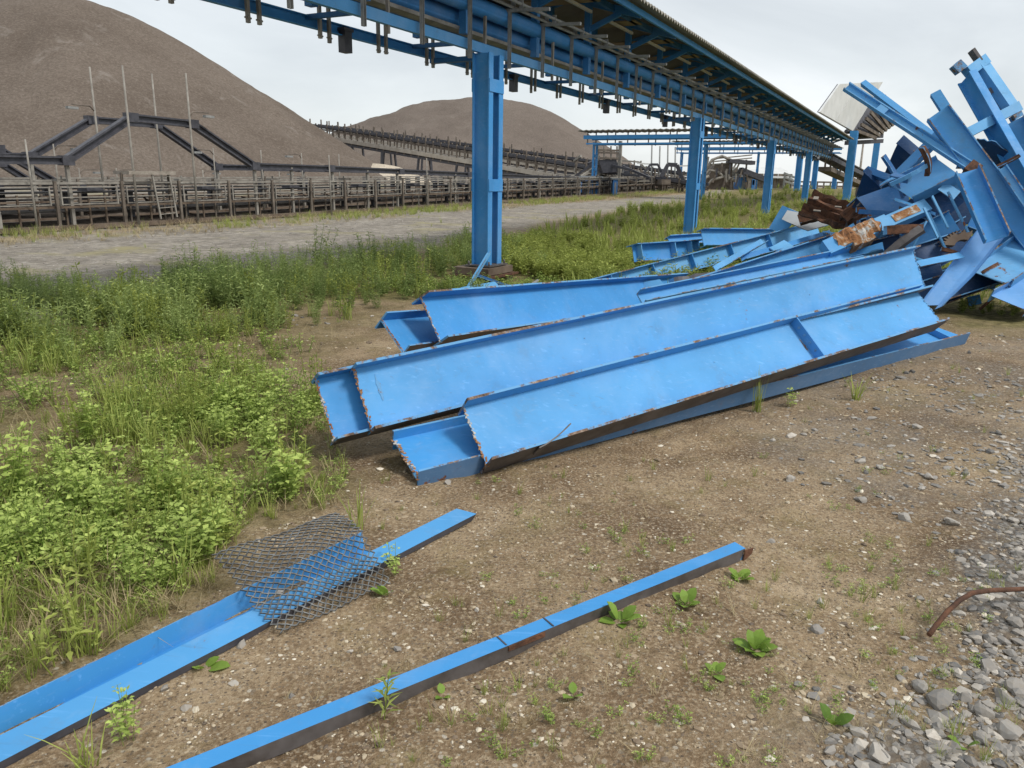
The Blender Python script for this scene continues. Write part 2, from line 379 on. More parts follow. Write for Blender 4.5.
# ------------------------------------------------------------------ ground: one sheet to the horizon
def make_ground():
    n1, n2 = 520, 520
    tx = np.linspace(-7.3, 7.3, n1); xs = 1.0 + 1.25 * np.sinh(tx)
    ty = np.linspace(-4.2, 7.6, n2); ys = 3.6 + 1.15 * np.sinh(ty)
    X, Y = np.meshgrid(xs, ys); x = X.ravel(); y = Y.ravel()
    near = np.clip(1 - np.hypot(x, y) / 60, 0, 1)
    z = gz(x, y) + near * (0.05 * (fbm(x * 0.9, y * 0.9, 3) - 0.47) + 0.035 * (fbm(x * 4, y * 4, 5, 3) - 0.44) + 0.012 * (vnoise(x * 14, y * 14, 9) - 0.5))
    v = np.stack([x, y, z], 1)
    i = np.arange(n1 * n2).reshape(n2, n1)
    f = np.stack([i[:-1, :-1].ravel(), i[:-1, 1:].ravel(), i[1:, 1:].ravel(), i[1:, :-1].ravel()], 1)
    me = fast_mesh('ground', v, f)
    road = zmask(Z_ROAD, x, y, 0.8, 21, 0.6)
    green = np.maximum.reduce([zmask(Z_WEED, x, y, 0.3, 22, 0.3) * 0.75, zmask(Z_TALL, x, y, 0.6, 23, 0.5), zmask(Z_FIELD, x, y, 0.6, 24, 0.4), zmask(Z_SPARSE, x, y, 0.4, 25, 0.4) * 0.45])
    grav = np.maximum(zmask(Z_GRAVEL, x, y, 0.35, 26, 0.35) * .75, 1.9 * zmask(Z_STONE, x, y, 0.12, 27, 0.15))
    # beyond the conveyors: bare grey yard; far away: flat fields
    q = (np.stack([x, y], 1) - B0[:2]); u = q @ bn[:2]
    yard = ss(-13.2, -14.2, u) * (np.hypot(x, y) < 400)
    far = ss(150, 320, np.hypot(x, y))
    c = np.stack([np.maximum(road, yard), np.maximum(green, far * 0.8), grav, np.ones_like(x)], 1).astype(np.float32)
    at = me.color_attributes.new('zone', 'FLOAT_COLOR', 'POINT'); at.data.foreach_set('color', c.ravel())
    me.polygons.foreach_set('use_smooth', np.ones(len(f), bool))
    m, nt, b = mat('ground'); co = posco(nt)
    za = N(nt, 'ShaderNodeVertexColor', layer_name='zone'); sp = nt.nodes.new('ShaderNodeSeparateColor'); nt.links.new(za.outputs[0], sp.inputs[0])
    n1_ = noise(nt, co, 1.1, 6, 0.62); n2_ = noise(nt, co, 11, 6, 0.7); n3_ = noise(nt, co, 60, 5, 0.7)
    dirt = ramp(nt, n1_, [(0.32, (0.115, 0.074, 0.043)), (0.44, (0.225, 0.154, 0.09)), (0.57, (0.36, 0.265, 0.163)), (0.70, (0.49, 0.38, 0.25))])
    dirt = mixc(nt, ramp(nt, n2_, [(0.34, (0.5,) * 3), (0.52, (0, 0, 0))]), dirt, (0.125, 0.08, 0.044))
    dirt = mixc(nt, ramp(nt, n3_, [(0.5, (0, 0, 0)), (0.66, (0.8,) * 3)]), dirt, (0.52, 0.42, 0.29))
    dirt = mixc(nt, ramp(nt, n3_, [(0.34, (0.75,) * 3), (0.44, (0, 0, 0))]), dirt, (0.12, 0.085, 0.052))
    moss = noise(nt, co, 2.3, 7, 0.68, 0.4)
    dirt = mixc(nt, ramp(nt, moss, [(0.52, (0, 0, 0)), (0.68, (0.5,) * 3)]), dirt, (0.19, 0.158, 0.06))
    def chips(scale, stops):
        vo = N(nt, 'ShaderNodeTexVoronoi', i_Scale=scale); nt.links.new(co, vo.inputs['Vector'])
        s2 = nt.nodes.new('ShaderNodeSeparateColor'); nt.links.new(vo.outputs['Color'], s2.inputs[0])
        return ramp(nt, s2.outputs[0], stops), vo.outputs['Distance'], s2.outputs[1]
    g1, gd, gs = chips(48, [(0, (0.10, 0.098, 0.095)), (0.5, (0.20, 0.19, 0.175)), (0.85, (0.30, 0.28, 0.25)), (1, (0.42, 0.39, 0.34))])
    g1 = mixc(nt, ramp(nt, gd, [(0.3, (0, 0, 0)), (0.62, (0.75,) * 3)]), g1, (0.16, 0.13, 0.10))
    p1, pd, ps = chips(75, [(0, (0.12, 0.09, 0.065)), (0.6, (0.25, 0.20, 0.14)), (0.9, (0.36, 0.30, 0.22)), (1, (0.55, 0.50, 0.42))])
    pm = nt.nodes.new('ShaderNodeMath'); pm.operation = 'MULTIPLY'
    nt.links.new(ramp(nt, ps, [(0.52, (0, 0, 0)), (0.56, (1, 1, 1))]), pm.inputs[0]); nt.links.new(ramp(nt, pd, [(0.3, (1, 1, 1)), (0.42, (0, 0, 0))]), pm.inputs[1])
    dirt = mixc(nt, pm.outputs[0], dirt, p1)
    q1, qd, qs = chips(34, [(0, (0.16, 0.12, 0.085)), (0.5, (0.33, 0.27, 0.19)), (1, (0.62, 0.57, 0.48))])
    pm2 = nt.nodes.new('ShaderNodeMath'); pm2.operation = 'MULTIPLY'
    nt.links.new(ramp(nt, qs, [(0.80, (0, 0, 0)), (0.83, (1, 1, 1))]), pm2.inputs[0]); nt.links.new(ramp(nt, qd, [(0.24, (1, 1, 1)), (0.34, (0, 0, 0))]), pm2.inputs[1])
    dirt = mixc(nt, pm2.outputs[0], dirt, q1)
    soil = ramp(nt, n2_, [(0.33, (0.08, 0.07, 0.032)), (0.5, (0.17, 0.15, 0.06)), (0.62, (0.25, 0.21, 0.10)), (0.75, (0.36, 0.29, 0.165))])
    road_c = ramp(nt, noise(nt, co, 0.7, 7, 0.7), [(0.35, (0.205, 0.18, 0.15)), (0.55, (0.30, 0.268, 0.225)), (0.7, (0.40, 0.36, 0.30))])
    road_c = mixc(nt, ramp(nt, noise(nt, co, 4.5, 8, 0.8), [(0.38, (0.85,) * 3), (0.55, (0, 0, 0))]), road_c, (0.13, 0.118, 0.10))
    road_c = mixc(nt, ramp(nt, noise(nt, co, 3.5, 8, 0.8), [(0.52, (0, 0, 0)), (0.66, (0.8,) * 3)]), road_c, (0.46, 0.43, 0.385))
    dry = noise(nt, co, 0.5, 5, 0.65)
    road_c = mixc(nt, ramp(nt, dry, [(0.53, (0, 0, 0)), (0.68, (0.7,) * 3)]), road_c, (0.30, 0.27, 0.13))
    gm = nt.nodes.new('ShaderNodeMath'); gm.operation = 'MULTIPLY'; nt.links.new(sp.outputs[2], gm.inputs[0]); nt.links.new(ramp(nt, noise(nt, co, 1.6, 6, 0.7), [(0.40, (0.1,) * 3), (0.62, (0.75,) * 3)]), gm.inputs[1])
    c0 = mixc(nt, gm.outputs[0], dirt, g1)
    c0 = mixc(nt, sp.outputs[1], c0, soil)
    c0 = mixc(nt, sp.outputs[0], c0, road_c)
    nt.links.new(c0, b.inputs['Base Color']); b.inputs['Roughness'].default_value = 0.95; b.inputs['Specular IOR Level'].default_value = 0.15
    ad = nt.nodes.new('ShaderNodeMath'); ad.operation = 'MULTIPLY_ADD'; ad.inputs[1].default_value = 0.6
    nt.links.new(n3_, ad.inputs[0]); nt.links.new(n2_, ad.inputs[2])
    bump(nt, ad.outputs[0], b, 0.9, 0.03)
    me.materials.append(m)
    o = bpy.data.objects.new('ground', me); COL.objects.link(o); o['kind'] = 'structure'
    return o

def fast_mesh(name, v, f):
    v = np.asarray(v, np.float32); f = np.asarray(f, np.int32); k = f.shape[1]
    me = bpy.data.meshes.new(name)
    me.vertices.add(len(v)); me.vertices.foreach_set('co', v.ravel())
    me.loops.add(f.size); me.loops.foreach_set('vertex_index', f.ravel())
    me.polygons.add(len(f)); me.polygons.foreach_set('loop_start', np.arange(0, f.size, k, dtype=np.int32))
    me.update(calc_edges=True)
    return me
make_ground()

# ------------------------------------------------------------------ spoil heaps
def heap(name, ridge, slope, size, n, seed, matn, rough=1.0, rnd=3.0):
    R = np.array(ridge); lo = R[:, :2].min(0) - size; hi = R[:, :2].max(0) + size
    X, Y = np.meshgrid(np.linspace(lo[0], hi[0], n), np.linspace(lo[1], hi[1], n)); x = X.ravel(); y = Y.ravel()
    h = np.full(x.shape, -1e9); k = 1.1 * rough
    acc = np.zeros_like(x)
    for rx, ry, rz in R:
        d = np.hypot(x - rx, y - ry); a = np.arctan2(y - ry, x - rx)
        s = slope * (1 + 0.05 * np.sin(a * 5 + seed))
        e = rz - s * (np.sqrt(d * d + rnd ** 2) - rnd * 0.62)
        acc += np.exp(np.clip((e - rz) / k, -60, 5) + (rz - R[:, 2].max()) / k)
    h = R[:, 2].max() + k * np.log(np.maximum(acc, 1e-30))
    a0 = np.arctan2(y - R[0, 1], x - R[0, 0]); d0 = np.hypot(x - R[0, 0], y - R[0, 1])
    h = h + rough * 0.75 * (fbm(a0 * 9 + fbm(x * .05, y * .05, seed + 11) * 2, d0 * 0.035, seed + 12, 4) - 0.47) * ss(3, 14, d0)
    h = h + rough * (0.9 * (fbm(x * 0.12, y * 0.12, seed, 3) - 0.45) + 0.35 * (fbm(x * 0.6, y * 0.6, seed + 3, 3) - 0.45))
    g = gz(x, y); z = np.maximum(h, g - 0.6)
    i = np.arange(n * n).reshape(n, n)
    f = np.stack([i[:-1, :-1].ravel(), i[:-1, 1:].ravel(), i[1:, 1:].ravel(), i[1:, :-1].ravel()], 1)
    keep = (z[f] > g[f] - 0.55).any(1)
    me = fast_mesh(name, np.stack([x, y, z], 1), f[keep])
    me.polygons.foreach_set('use_smooth', np.ones(len(me.polygons), bool)); me.materials.append(M[matn])
    o = bpy.data.objects.new(name, me); COL.objects.link(o); o['kind'] = 'structure'
def heapmat(name, c1, c2, pale):
    m, nt, b = mat(name); co = posco(nt)
    n = noise(nt, co, 0.12, 8, 0.72); c = ramp(nt, n, [(0.35, c1), (0.65, c2)])
    n2 = noise(nt, co, 4.6, 8, 0.85)
    c = mixc(nt, ramp(nt, n2, [(0.40, (0.55,) * 3), (0.55, (0, 0, 0))]), c, tuple(k * 0.55 for k in c1))
    c = mixc(nt, ramp(nt, n2, [(0.54, (0, 0, 0)), (0.68, (0.5,) * 3)]), c, pale)
    mp = N(nt, 'ShaderNodeMapping'); nt.links.new(co, mp.inputs[0]); mp.inputs['Scale'].default_value = (0.35, 0.35, 0.12)
    n3 = noise(nt, mp.outputs[0], 0.8, 7, 0.72, 0.6)
    c = mixc(nt, ramp(nt, n3, [(0.57, (0, 0, 0)), (0.70, (0.42,) * 3)]), c, pale)
    nt.links.new(c, b.inputs['Base Color']); b.inputs['Roughness'].default_value = 1.0; b.inputs['Specular IOR Level'].default_value = 0.05
    bump(nt, n2, b, 0.5, 0.2)
    M[name] = m
heapmat('heap_near', (0.132, 0.106, 0.086), (0.19, 0.157, 0.13), (0.31, 0.28, 0.25))
heapmat('heap_far', (0.15, 0.124, 0.106), (0.20, 0.168, 0.144), (0.25, 0.22, 0.19))
heapmat('sandheap', (0.45, 0.38, 0.29), (0.58, 0.51, 0.41), (0.6, 0.55, 0.47))
_ap = P(60, -18, 82); _ap2 = P(-330, 10, 92)
heap('spoil_heap', [tuple(_ap), tuple(_ap * 0.75 + _ap2 * 0.25), tuple(_ap * 0.5 + _ap2 * 0.5), tuple(_ap * .25 + _ap2 * .75), tuple(_ap2)], 0.64, 52, 360, 4, 'heap_near', 1.0, 5.0)
heap('distant_spoil_heap', [tuple(P(x, y, 165)) for x, y in ((350, 130), (380, 119), (410, 109), (432, 104), (455, 101), (480, 100), (505, 101), (528, 107), (545, 118))], 0.58, 50, 220, 9, 'heap_far', 1.4)
heap('sand_heap', [tuple(P(372, 158, 84)), tuple(P(388, 160, 84))], 0.6, 7, 60, 14, 'sandheap', 0.3)

# ------------------------------------------------------------------ conveyor bridge on blue columns
def onU(px, py, u):
    r = ray(px, py); t = (u - (cC - B0) @ bn) / (r @ bn)
    return cC + r * t
UP = np.array([0, 0, 1.0])
def chord_mb(s, u, z0, z1, base=None):      # I-section, flanges towards +-u
    mb = MB(); p = W(s, u, 0); pr, e = I_prof(0.30, 0.135, 0.02, 0.022)
    mb.sweep(pr, [p[0], p[1], z0], [p[0], p[1], z1], bd, bn, edge=(), mi=0, edgemi=0)
    return mb
def column(parent, s, u, ztop, zfoot, matn='blue_clean'):
    c = chord_mb(s - 0.165, u, zfoot, ztop).build('column', matn, parent)
    p = W(s + 0.165, u, 0)
    chord_mb(s + 0.165, u, zfoot, ztop).build('chord', matn, c)
    zz = ztop - 0.47
    while zz > zfoot + 0.7:
        for sg in (1, -1):
            mb = MB(); q = W(s, u + sg * 0.156, 0); q[2] = zz
            mb.obox(q, bd, bn, UP, 0.46, 0.012, 0.19).build('batten', matn, c)
        zz -= 1.5
    mb = MB(); q = W(s, u, 0); q[2] = zfoot + 0.012
    mb.obox(q, bd, bn, UP, 0.62, 0.46, 0.024)
    for a in (-.26, .26):
        for b in (-.19, .19): mb.tube([q + bd * a + bn * b, q + bd * a + bn * b + UP * .07], 0.018, 6)
    mb.build('base_plate', 'bare', c)
    return c

def conveyor_bridge():
    S0, S1 = -15.5, 50.6
    R = empty('conveyor_bridge', B0, 'long blue conveyor bridge with corrugated roof and galvanised hangers crossing overhead', 'bridge')
    bar = lambda nm, mt, s0, s1, u, z, w, h: MB().bar(W(s0, u, z), W(s1, u, z), w, h).build(nm, mt, R)
    # lower rails
    pr, e = C_prof(0.14, 0.075, 0.012)
    MB().sweep(pr, W(S0, 0.03, 3.57), W(S1, 0.03, 3.57), -bn, UP, mi=0, edgemi=0).build('bottom_rail', 'blue', R)
    MB().sweep(pr, W(S0, -1.03, 3.55), W(S1, -1.03, 3.55), bn, UP, mi=0, edgemi=0).build('bottom_rail', 'blue_clean', R)
    # inner troughs, pipes and chords
    MB().tube([W(S0, -0.06, 4.16), W(S1, -0.06, 4.16)], 0.13, 14).build('pipe', 'blue_mid_shade', R)
    MB().tube([W(S0, -0.34, 3.98), W(S1, -0.34, 3.98)], 0.13, 14).build('pipe', 'blue_mid_shade', R)
    MB().tube([W(S0, -0.98, 4.16), W(S1, -0.98, 4.16)], 0.15, 14).build('pipe', 'blue_clean', R)
    bar('duct', 'blue_deep_shade', S0, S1, -0.62, 4.02, 0.26, 0.42)
    bar('cable_tray', 'galv_old', S0, S1, -0.24, 3.80, 0.22, 0.05)
    bar('belt', 'belt', S0, S1, -0.5, 4.40, 0.8, 0.03)
    # roof of corrugated sheet, ridge in the middle
    ue, ur, ze, zr = 1.32, -0.5, 4.80, 5.28
    n = int((S1 - S0) / 0.09)
    for sg in (1, -1):
        mb = MB(); vs = []; fs = []
        uo = ur + sg * (ue - ur)
        for i in range(n + 1):
            s = S0 + i * 0.09; dz = 0.07 if (i // 1) % 2 else 0
            for (u, z) in ((ur, zr), (uo, ze)):
                vs.append(W(s, u, z + dz)); vs.append(W(s, u, z + dz - 0.012))
        for i in range(n):
            a = i * 4; b = a + 4
            fs += [(a, a + 2, b + 2, b), (a + 1, b + 1, b + 3, a + 3), (a + 2, a + 3, b + 3, b + 2), (a, b, b + 1, a + 1)]
        mb.add(vs, fs).build('roof', 'roof', R)
    MB().bar(W(S0, ur, zr + 0.06), W(S1, ur, zr + 0.06), 0.3, 0.03).build('ridge_cap', 'roof', R)
    for sg in (1, -1):
        uo = ur + sg * (ue - ur - 0.26)
        MB().bar(W(S0, uo, ze - 0.04), W(S1, uo, ze - 0.04), 0.05, 0.11).build('purlin', 'blue_clean', R)
        MB().bar(W(S0, ur + sg * 0.95, 4.90), W(S1, ur + sg * 0.95, 4.90), 0.08, 0.10).build('purlin', 'blue_deep_shade', R)
    s = S0 + 0.6
    while s < S1:
        for sg in (1, -1):
            uo = ur + sg * (ue - ur - 0.29)
            MB().bar(W(s, ur, zr - 0.10), W(s, uo, ze - 0.05), 0.08, 0.13).build('rafter', 'blue_mid_shade', R)
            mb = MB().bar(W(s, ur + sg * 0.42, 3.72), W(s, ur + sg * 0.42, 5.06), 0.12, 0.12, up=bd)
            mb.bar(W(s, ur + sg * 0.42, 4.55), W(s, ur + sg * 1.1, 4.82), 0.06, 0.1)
            mb.build('post', 'blue_mid_shade', R)
        MB().bar(W(s, -1.0, 3.60), W(s, 0.0, 3.60), 0.06, 0.06).build('cross_tie', 'blue_deep_shade', R)
        MB().bar(W(s + 1.2, -0.95, 4.86), W(s + 1.2, 0.55, 4.86), 0.5, 0.02).build('lining_panel', 'brownsheet', R)
        MB().bar(W(s + 0.5, 0.18, 4.78), W(s + 1.9, 0.18, 4.78), 0.05, 0.05).build('tube_lamp', 'whitebar', R)
        s += 2.4
    # galvanised conduits, brackets and hangers on the near side
    for u, z in ((0.16, 4.27), (0.30, 4.31)):
        MB().tube([W(S0, u, z), W(S1, u, z)], 0.026, 8).build('conduit', 'galv', R)
    s = 0.61 - 1.25 * 12; i = 0
    while s < S1:
        pr2, e2 = C_prof(0.055, 0.045, 0.006)
        p0, p1 = W(s, 0.075, 3.36 + random.uniform(-.02, .02)), W(s, 0.075, 4.25)
        MB().sweep(pr2, p0, p1, bn, bd, mi=0, edgemi=0).build('hanger', 'galv', R)
        mb = MB().bar(W(s, 0.02, 4.235), W(s, 0.80, 4.20), 0.05, 0.05)
        for cu in (0.16, 0.30): mb.bar(W(s, cu, 4.20), W(s, cu, 4.37), 0.02, 0.07, up=bn)
        mb.build('bracket', 'galv', R)
        mb = MB()
        for k in (-0.09, 0.09): mb.bar(W(s + 0.5 + k, -0.94, 3.345 + random.uniform(-.03, .03)), W(s + 0.5 + k, -0.94, 3.95), 0.042, 0.042, up=bd)
        for k in (-0.09, 0.09): mb.tube([W(s + 0.5 + k - .05, -0.94, 3.40), W(s + 0.5 + k + .05, -0.94, 3.40)], 0.012, 6)
        mb.build('hanger_pair', 'galv_old', R)
        if i % 2: MB().bar(W(s + 0.62, 0.0, 3.40), W(s + 0.62, 0.0, 4.05), 0.04, 0.04, up=bd).build('drop_bar', 'galv_old', R)
        if i % 4 == 1:
            mb = MB().obox(W(s + 0.95, -0.97, 3.42), bd, bn, UP, 0.15, 0.12, 0.30)
            mb.obox(W(s + 0.95, -0.97, 3.56), bd, bn, UP, 0.2, 0.15, 0.04)
            mb.build('support_clamp', 'dark', R)
        s += 1.25; i += 1
    for k in range(-1, 4):
        s = 12.75 * k + (0.0 if k < 3 else -0.3)
        if k < 0: s = -13.0
        q = W(s, 0, 0); foot = float(gz(q[0], q[1])) + (0.24 if k == 0 else 0.02)
        column(R, s, 0.05, 3.498, foot)
        MB().bar(W(s, -1.0, 3.45), W(s, -0.20, 3.45), 0.12, 0.07).build('cross_head', 'blue_deep_shade', R)
    return R
conveyor_bridge()

def plinth():
    p = W(0, -0.02, 0); R = empty('column_plinth', p, 'square brown plinth on stub bearers under the nearest blue bridge column', 'plinth')
    mb = MB().obox(p + UP * 0.17, bd, bn, UP, 0.84, 0.68, 0.11); mb.build('cap_slab', 'rustgrime', R)
    MB().obox(p + UP * 0.09, bd, bn, UP, 1.0, 0.84, 0.03).build('base_sheet', 'rust', R)
    for a in (-.3, .3): MB().obox(p + bd * a + UP * 0.02, bd, bn, UP, 0.22, 0.7, 0.11).build('bearer', 'concrete', R)
plinth()

# ------------------------------------------------------------------ smaller blue bridges crossing farther off
def cross_bridge(px, Y, pyroof, pybeam, ucol, label, ncol, matn='blue_clean'):
    a = P(px, 182, Y); rel = a - B0; s = rel @ bd; u = rel @ bn
    zr = P(px, pyroof, Y)[2]; zb = P(px, pybeam, Y)[2]
    R = empty('pipe_bridge', WG(s, u), label, 'bridge', 'blue bridges crossing in the distance')
    L = -1.6
    u0 = u - 0.9
    mb = MB(); vs = []; fs = []; n = 70
    for i in range(n + 1):
        uu = u0 + (L - u0) * i / n; dz = 0.06 * (i % 2)
        for ds in (-1.2, 1.2):
            vs.append(W(s + ds, uu, zr + dz)); vs.append(W(s + ds, uu, zr + dz - 0.05))
    for i in range(n):
        p = i * 4; b = p + 4
        fs += [(p, b, b + 2, p + 2), (p + 1, p + 3, b + 3, b + 1), (p, p + 1, b + 1, b), (p + 2, b + 2, b + 3, p + 3)]
    mb.add(vs, fs).build('roof', 'roof', R)
    for ds in (-0.8, 0.8):
        MB().bar(W(s + ds, u0 + .3, zb + 0.32), W(s + ds, L, zb + 0.32), 0.14, 0.26).build('beam', matn, R)
        MB().bar(W(s + ds, u0 + .5, zb - 0.12), W(s + ds, L, zb - 0.12), 0.1, 0.1).build('bottom_rail', matn, R)
    k = u0 + 0.6
    while k < L:
        for ds in (-0.8, 0.8): MB().bar(W(s + ds, k, zb - .2), W(s + ds, k, zr), 0.07, 0.07, up=bd).build('post', 'grimy', R)
        k += 1.5
    for j in range(ncol):
        uu = u + j * 8.0; q = WG(s, uu)
        for ds in (-0.3, 0.3):
            MB().bar([*(q + bd * ds)[:2], q[2]], [*(q + bd * ds)[:2], zb], 0.12, 0.16, up=bd).build('column', matn, R)
        for zz in (0.25, 0.5, 0.75):
            MB().obox([q[0], q[1], q[2] + (zb - q[2]) * zz], bd, bn, UP, 0.5, 0.2, 0.2).build('batten', matn, R)
cross_bridge(594, 58, 131.5, 142.5, 0, 'blue bridge with grey roof crossing behind the second column, nearer of the distant two', 2)
cross_bridge(680, 86, 141.5, 152, 0, 'small blue bridge crossing far behind the third column, the farther one', 2)

# ------------------------------------------------------------------ pale clad gallery at the end of the bridge
def gallery():
    A, Bq, Cq, E = P(820, 112, 50), P(840, 84, 54), P(883, 82, 66), P(853, 131, 60)
    nrm = unit(np.cross(Bq - A, E - A));
    if nrm @ (np.array([0, -1, 0])) < 0: nrm = -nrm
    R = empty('clad_gallery', (E[0], E[1], float(gz(E[0], E[1]))), 'pale clad conveyor gallery on blue legs at the far end of the bridge', 'gallery')
    m1 = (A * .58 + E * .42); m2 = (Bq * .58 + Cq * .42); g = unit(E - A) * 0.04
    back = -nrm * 0.12
    for q in ((A, Bq, m2 - g, m1 - g), (m1 + g, m2 + g, Cq, E)):
        MB().hexa([*q, *[p + back for p in q]]).build('cladding_panel', 'white', R)
    MB().hexa([A + back * 1.05, Bq + back * 1.05, Cq + back * 1.05, E + back * 1.05, A + back * 1.5, Bq + back * 1.5, Cq + back * 1.5, E + back * 1.5]).build('backing_frame', 'dark', R)
    F_ = P(896, 121, 66); D2 = P(873, 137, 62); Cc2 = P(884, 92, 66)
    th = np.array([0, 1.2, 0])
    MB().hexa([E + back * 1.6, Cc2 + back, F_, D2, E + back * 1.6 + th, Cc2 + back + th, F_ + th, D2 + th]).build('underside', 'dark', R)
    for t in np.linspace(0.05, 0.95, 7):
        MB().bar(E * (1 - t) + Cc2 * t + np.array([0, -.3, -.15]), D2 * (1 - t) + F_ * t + np.array([0, -.3, -.15]), 0.18, 0.22).build('joist', 'grimy', R)
    for y in (132, 138, 143):
        MB().bar(P(846, y, 61), P(882, y - 2, 64), 0.25, 0.3).build('platform_beam', 'dark', R)
    for (x0, y0, x1, y1, Y) in ((854.5, 131, 848.5, 197, 58), (877.5, 140, 875, 178, 74)):
        a = P(x0, y0, Y); b = np.array([a[0], a[1], float(gz(a[0], a[1]))])
        for k in (-.33, .33): MB().bar(a + bd * k, b + bd * k, 0.3, 0.5, up=bn).build('leg', 'blue_clean', R)
        MB().obox((a + b) / 2, bd, bn, UP, .6, .25, .4).build('batten', 'blue_clean', R)
gallery()
def chute():
    a, b = P(826, 158, 57), P(862, 176, 66)
    R = empty('loading_conveyor', P(862, 186, 66), 'dark sloping conveyor hanging below the end of the blue bridge', 'conveyor')
    for k, dz in ((0, 0), (1, -.75)):
        MB().bar(a + UP * dz, b + UP * dz, 0.9, 0.3).build('frame', 'grimy' if k else 'dark', R)
    MB().bar(a + UP * .25, b + UP * .25, 1.0, 0.1).build('belt', 'belt', R)
    for t in np.linspace(0, 1, 9): MB().bar(a * (1 - t) + b * t - UP * .8, a * (1 - t) + b * t + UP * .1, .12, .12, up=bd).build('strut', 'grimy', R)
    MB().obox(b + np.array([0.4, 0, -0.8]), (1, 0, 0), (0, 1, 0), UP, 1.1, 1.1, 1.9).build('hopper', 'grimy', R)
chute()
for x, y0, y1, Y, lb in ((800.5, 154, 187, 78, 'plain blue post standing in the far grass, nearest to the third bridge column'), (816.5, 160, 187, 92, 'thin blue post in the far grass beside the fourth bridge column'), (836, 168, 187, 104, 'thinnest blue post in the far grass below the dark sloping conveyor')):
    a = P(x, y0, Y); R = empty('steel_post', (a[0], a[1], float(gz(a[0], a[1]))), lb, 'post', 'blue posts in the far grass')
    pr, e = I_prof(0.55, 0.5, 0.08, 0.08)
    MB().sweep(pr, [a[0], a[1], float(gz(a[0], a[1]))], a, bd, bn, mi=0, edgemi=0).build('shaft', 'blue_clean', R)
    MB().obox(a + UP * 0.1, bd, bn, UP, .9, .8, .2).build('head_plate', 'dark', R)
# guard fence beyond the grass and a pole
def guard_fence():
    R = empty('guard_fence', P(820, 187, 110), 'low dark rail fence running along the horizon behind the far grass', 'fence')
    for y in (181.5, 185.5):
        MB().bar(P(785, y, 108), P(935, y + 2.6, 108), 0.2, 0.22).build('rail', 'grimy', R)
    for k in range(24):
        x = 785 + 150 * k / 23; a = P(x, 181 + 2.6 * (x - 785) / 150, 108)
        MB().bar([a[0], a[1], 1.15], a, 0.16, 0.16, up=(1, 0, 0)).build('post', 'grimy', R)
guard_fence()
def pole():
    a = P(863.5, 142, 95); b = P(859, 180, 95)
    R = empty('utility_pole', (b[0], b[1], 1.2), 'lone brown wooden pole with a crossarm far behind the pale gallery', 'pole')
    MB().tube([[b[0], b[1], 1.2], b, a], [0.16, 0.15, 0.11], 8).build('shaft', 'concrete', R)
    MB().bar(P(861, 143.5, 95), P(868, 143, 95), 0.1, 0.1).build('crossarm', 'grimy', R)
pole()
# ------------------------------------------------------------------ ground conveyors on the left
def ground_conveyor(u, s0, s1, label, sfirst, detail=True):
    R = empty('ground_conveyor', WG(s0, u), label, 'conveyor', 'ground conveyors in front of the spoil heap')
    def run(nm, mt, du, z, w, h):
        k = max(2, int((s1 - s0) / 6)); mb = MB()
        pts = [WG(s0 + (s1 - s0) * i / k, u + du, z) for i in range(k + 1)]
        for a, b in zip(pts[:-1], pts[1:]): mb.bar(a, b, w, h)
        return mb.build(nm, mt, R)
    run('base_rail', 'rustgrime', 0.05, 0.10, 0.16, 0.12)
    run('base_rail', 'grimy', -1.35, 0.12, 0.16, 0.18)
    run('top_rail', 'galv_old', 0, 1.28, 0.08, 0.06)
    run('top_rail', 'grimy', -1.3, 1.24, 0.06, 0.06)
    run('middle_rail', 'rustgrime', -0.05, 0.64, 0.05, 0.06)
    run('middle_rail', 'galv_old', 0.0, 0.90, 0.03, 0.03)
    run('belt', 'belt', -0.65, 1.02, 0.9, 0.04)
    run('return_belt', 'belt', -0.65, 0.52, 0.9, 0.05)
    s = sfirst
    i = 0
    while s < s1:
        if s > s0:
            MB().bar(WG(s, u + .06, 0), WG(s, u + .06, 1.34), 0.07, 0.08, up=bd).build('post', 'grimy', R)
            if detail:
                MB().bar(WG(s + 0.75, u - 0.65, 0), WG(s + 0.75, u - .65, 1.05), 0.14, 0.16, up=bd).build('leg', 'dark', R)
                mb = MB()
                q0, q1 = s + 0.12, s + 1.80
                for z in (0.72, 1.18): mb.bar(WG(q0, u + .1, z), WG(q1, u + .1, z), 0.028, 0.028)
                for q in (q0, q1): mb.bar(WG(q, u + .1, 0.70), WG(q, u + .1, 1.20), 0.035, 0.035, up=bd)
                mb.build('guard_frame', 'galv_old', R)
                for q in (0.4, 1.1, 1.6):
                    mb = MB().bar(WG(s + q, u - .2, 0), WG(s + q, u - .2, .66 + .4 * random.random()), .04, .05, up=bd)
                    mb.bar(WG(s + q, u - .2, .4 + .3 * random.random()), WG(s + q + random.uniform(-.2, .4), u - .9, .5 + .4 * random.random()), .04, .04)
                    mb.build('bracing', random.choice(['grimy', 'rustgrime', 'galv_old']), R)
                if i % 2 == 0:
                    MB().obox(WG(s + 1.2, u - .2, 1.10), bd, bn, UP, 0.5, 0.4, 0.09).build('idler', 'dark', R)
                    mb = MB().bar(WG(s + .5, u - .4, 1.3), WG(s + .5, u - .4, 1.48), .04, .04, up=bd); mb.obox(WG(s + .5, u - .4, 1.36), bd, bn, UP, .4, .25, .06)
                    mb.build('roller_bracket', 'galv_old', R)
            else:
                MB().bar(WG(s + 0.9, u - 1.1, 0), WG(s + .9, u - 1.1, 1.3), 0.2, 0.2, up=bd).build('leg', 'dark', R)
        s += 2.0 if detail else 2.7; i += 1
    return R
_f = G(64, 232) - B0
U1 = -14.5; S64 = float(_f @ bd)
ground_conveyor(U1, -9, 76, 'front conveyor line with grey guard frames and posts, nearest the gravel track', S64 - 8.0)
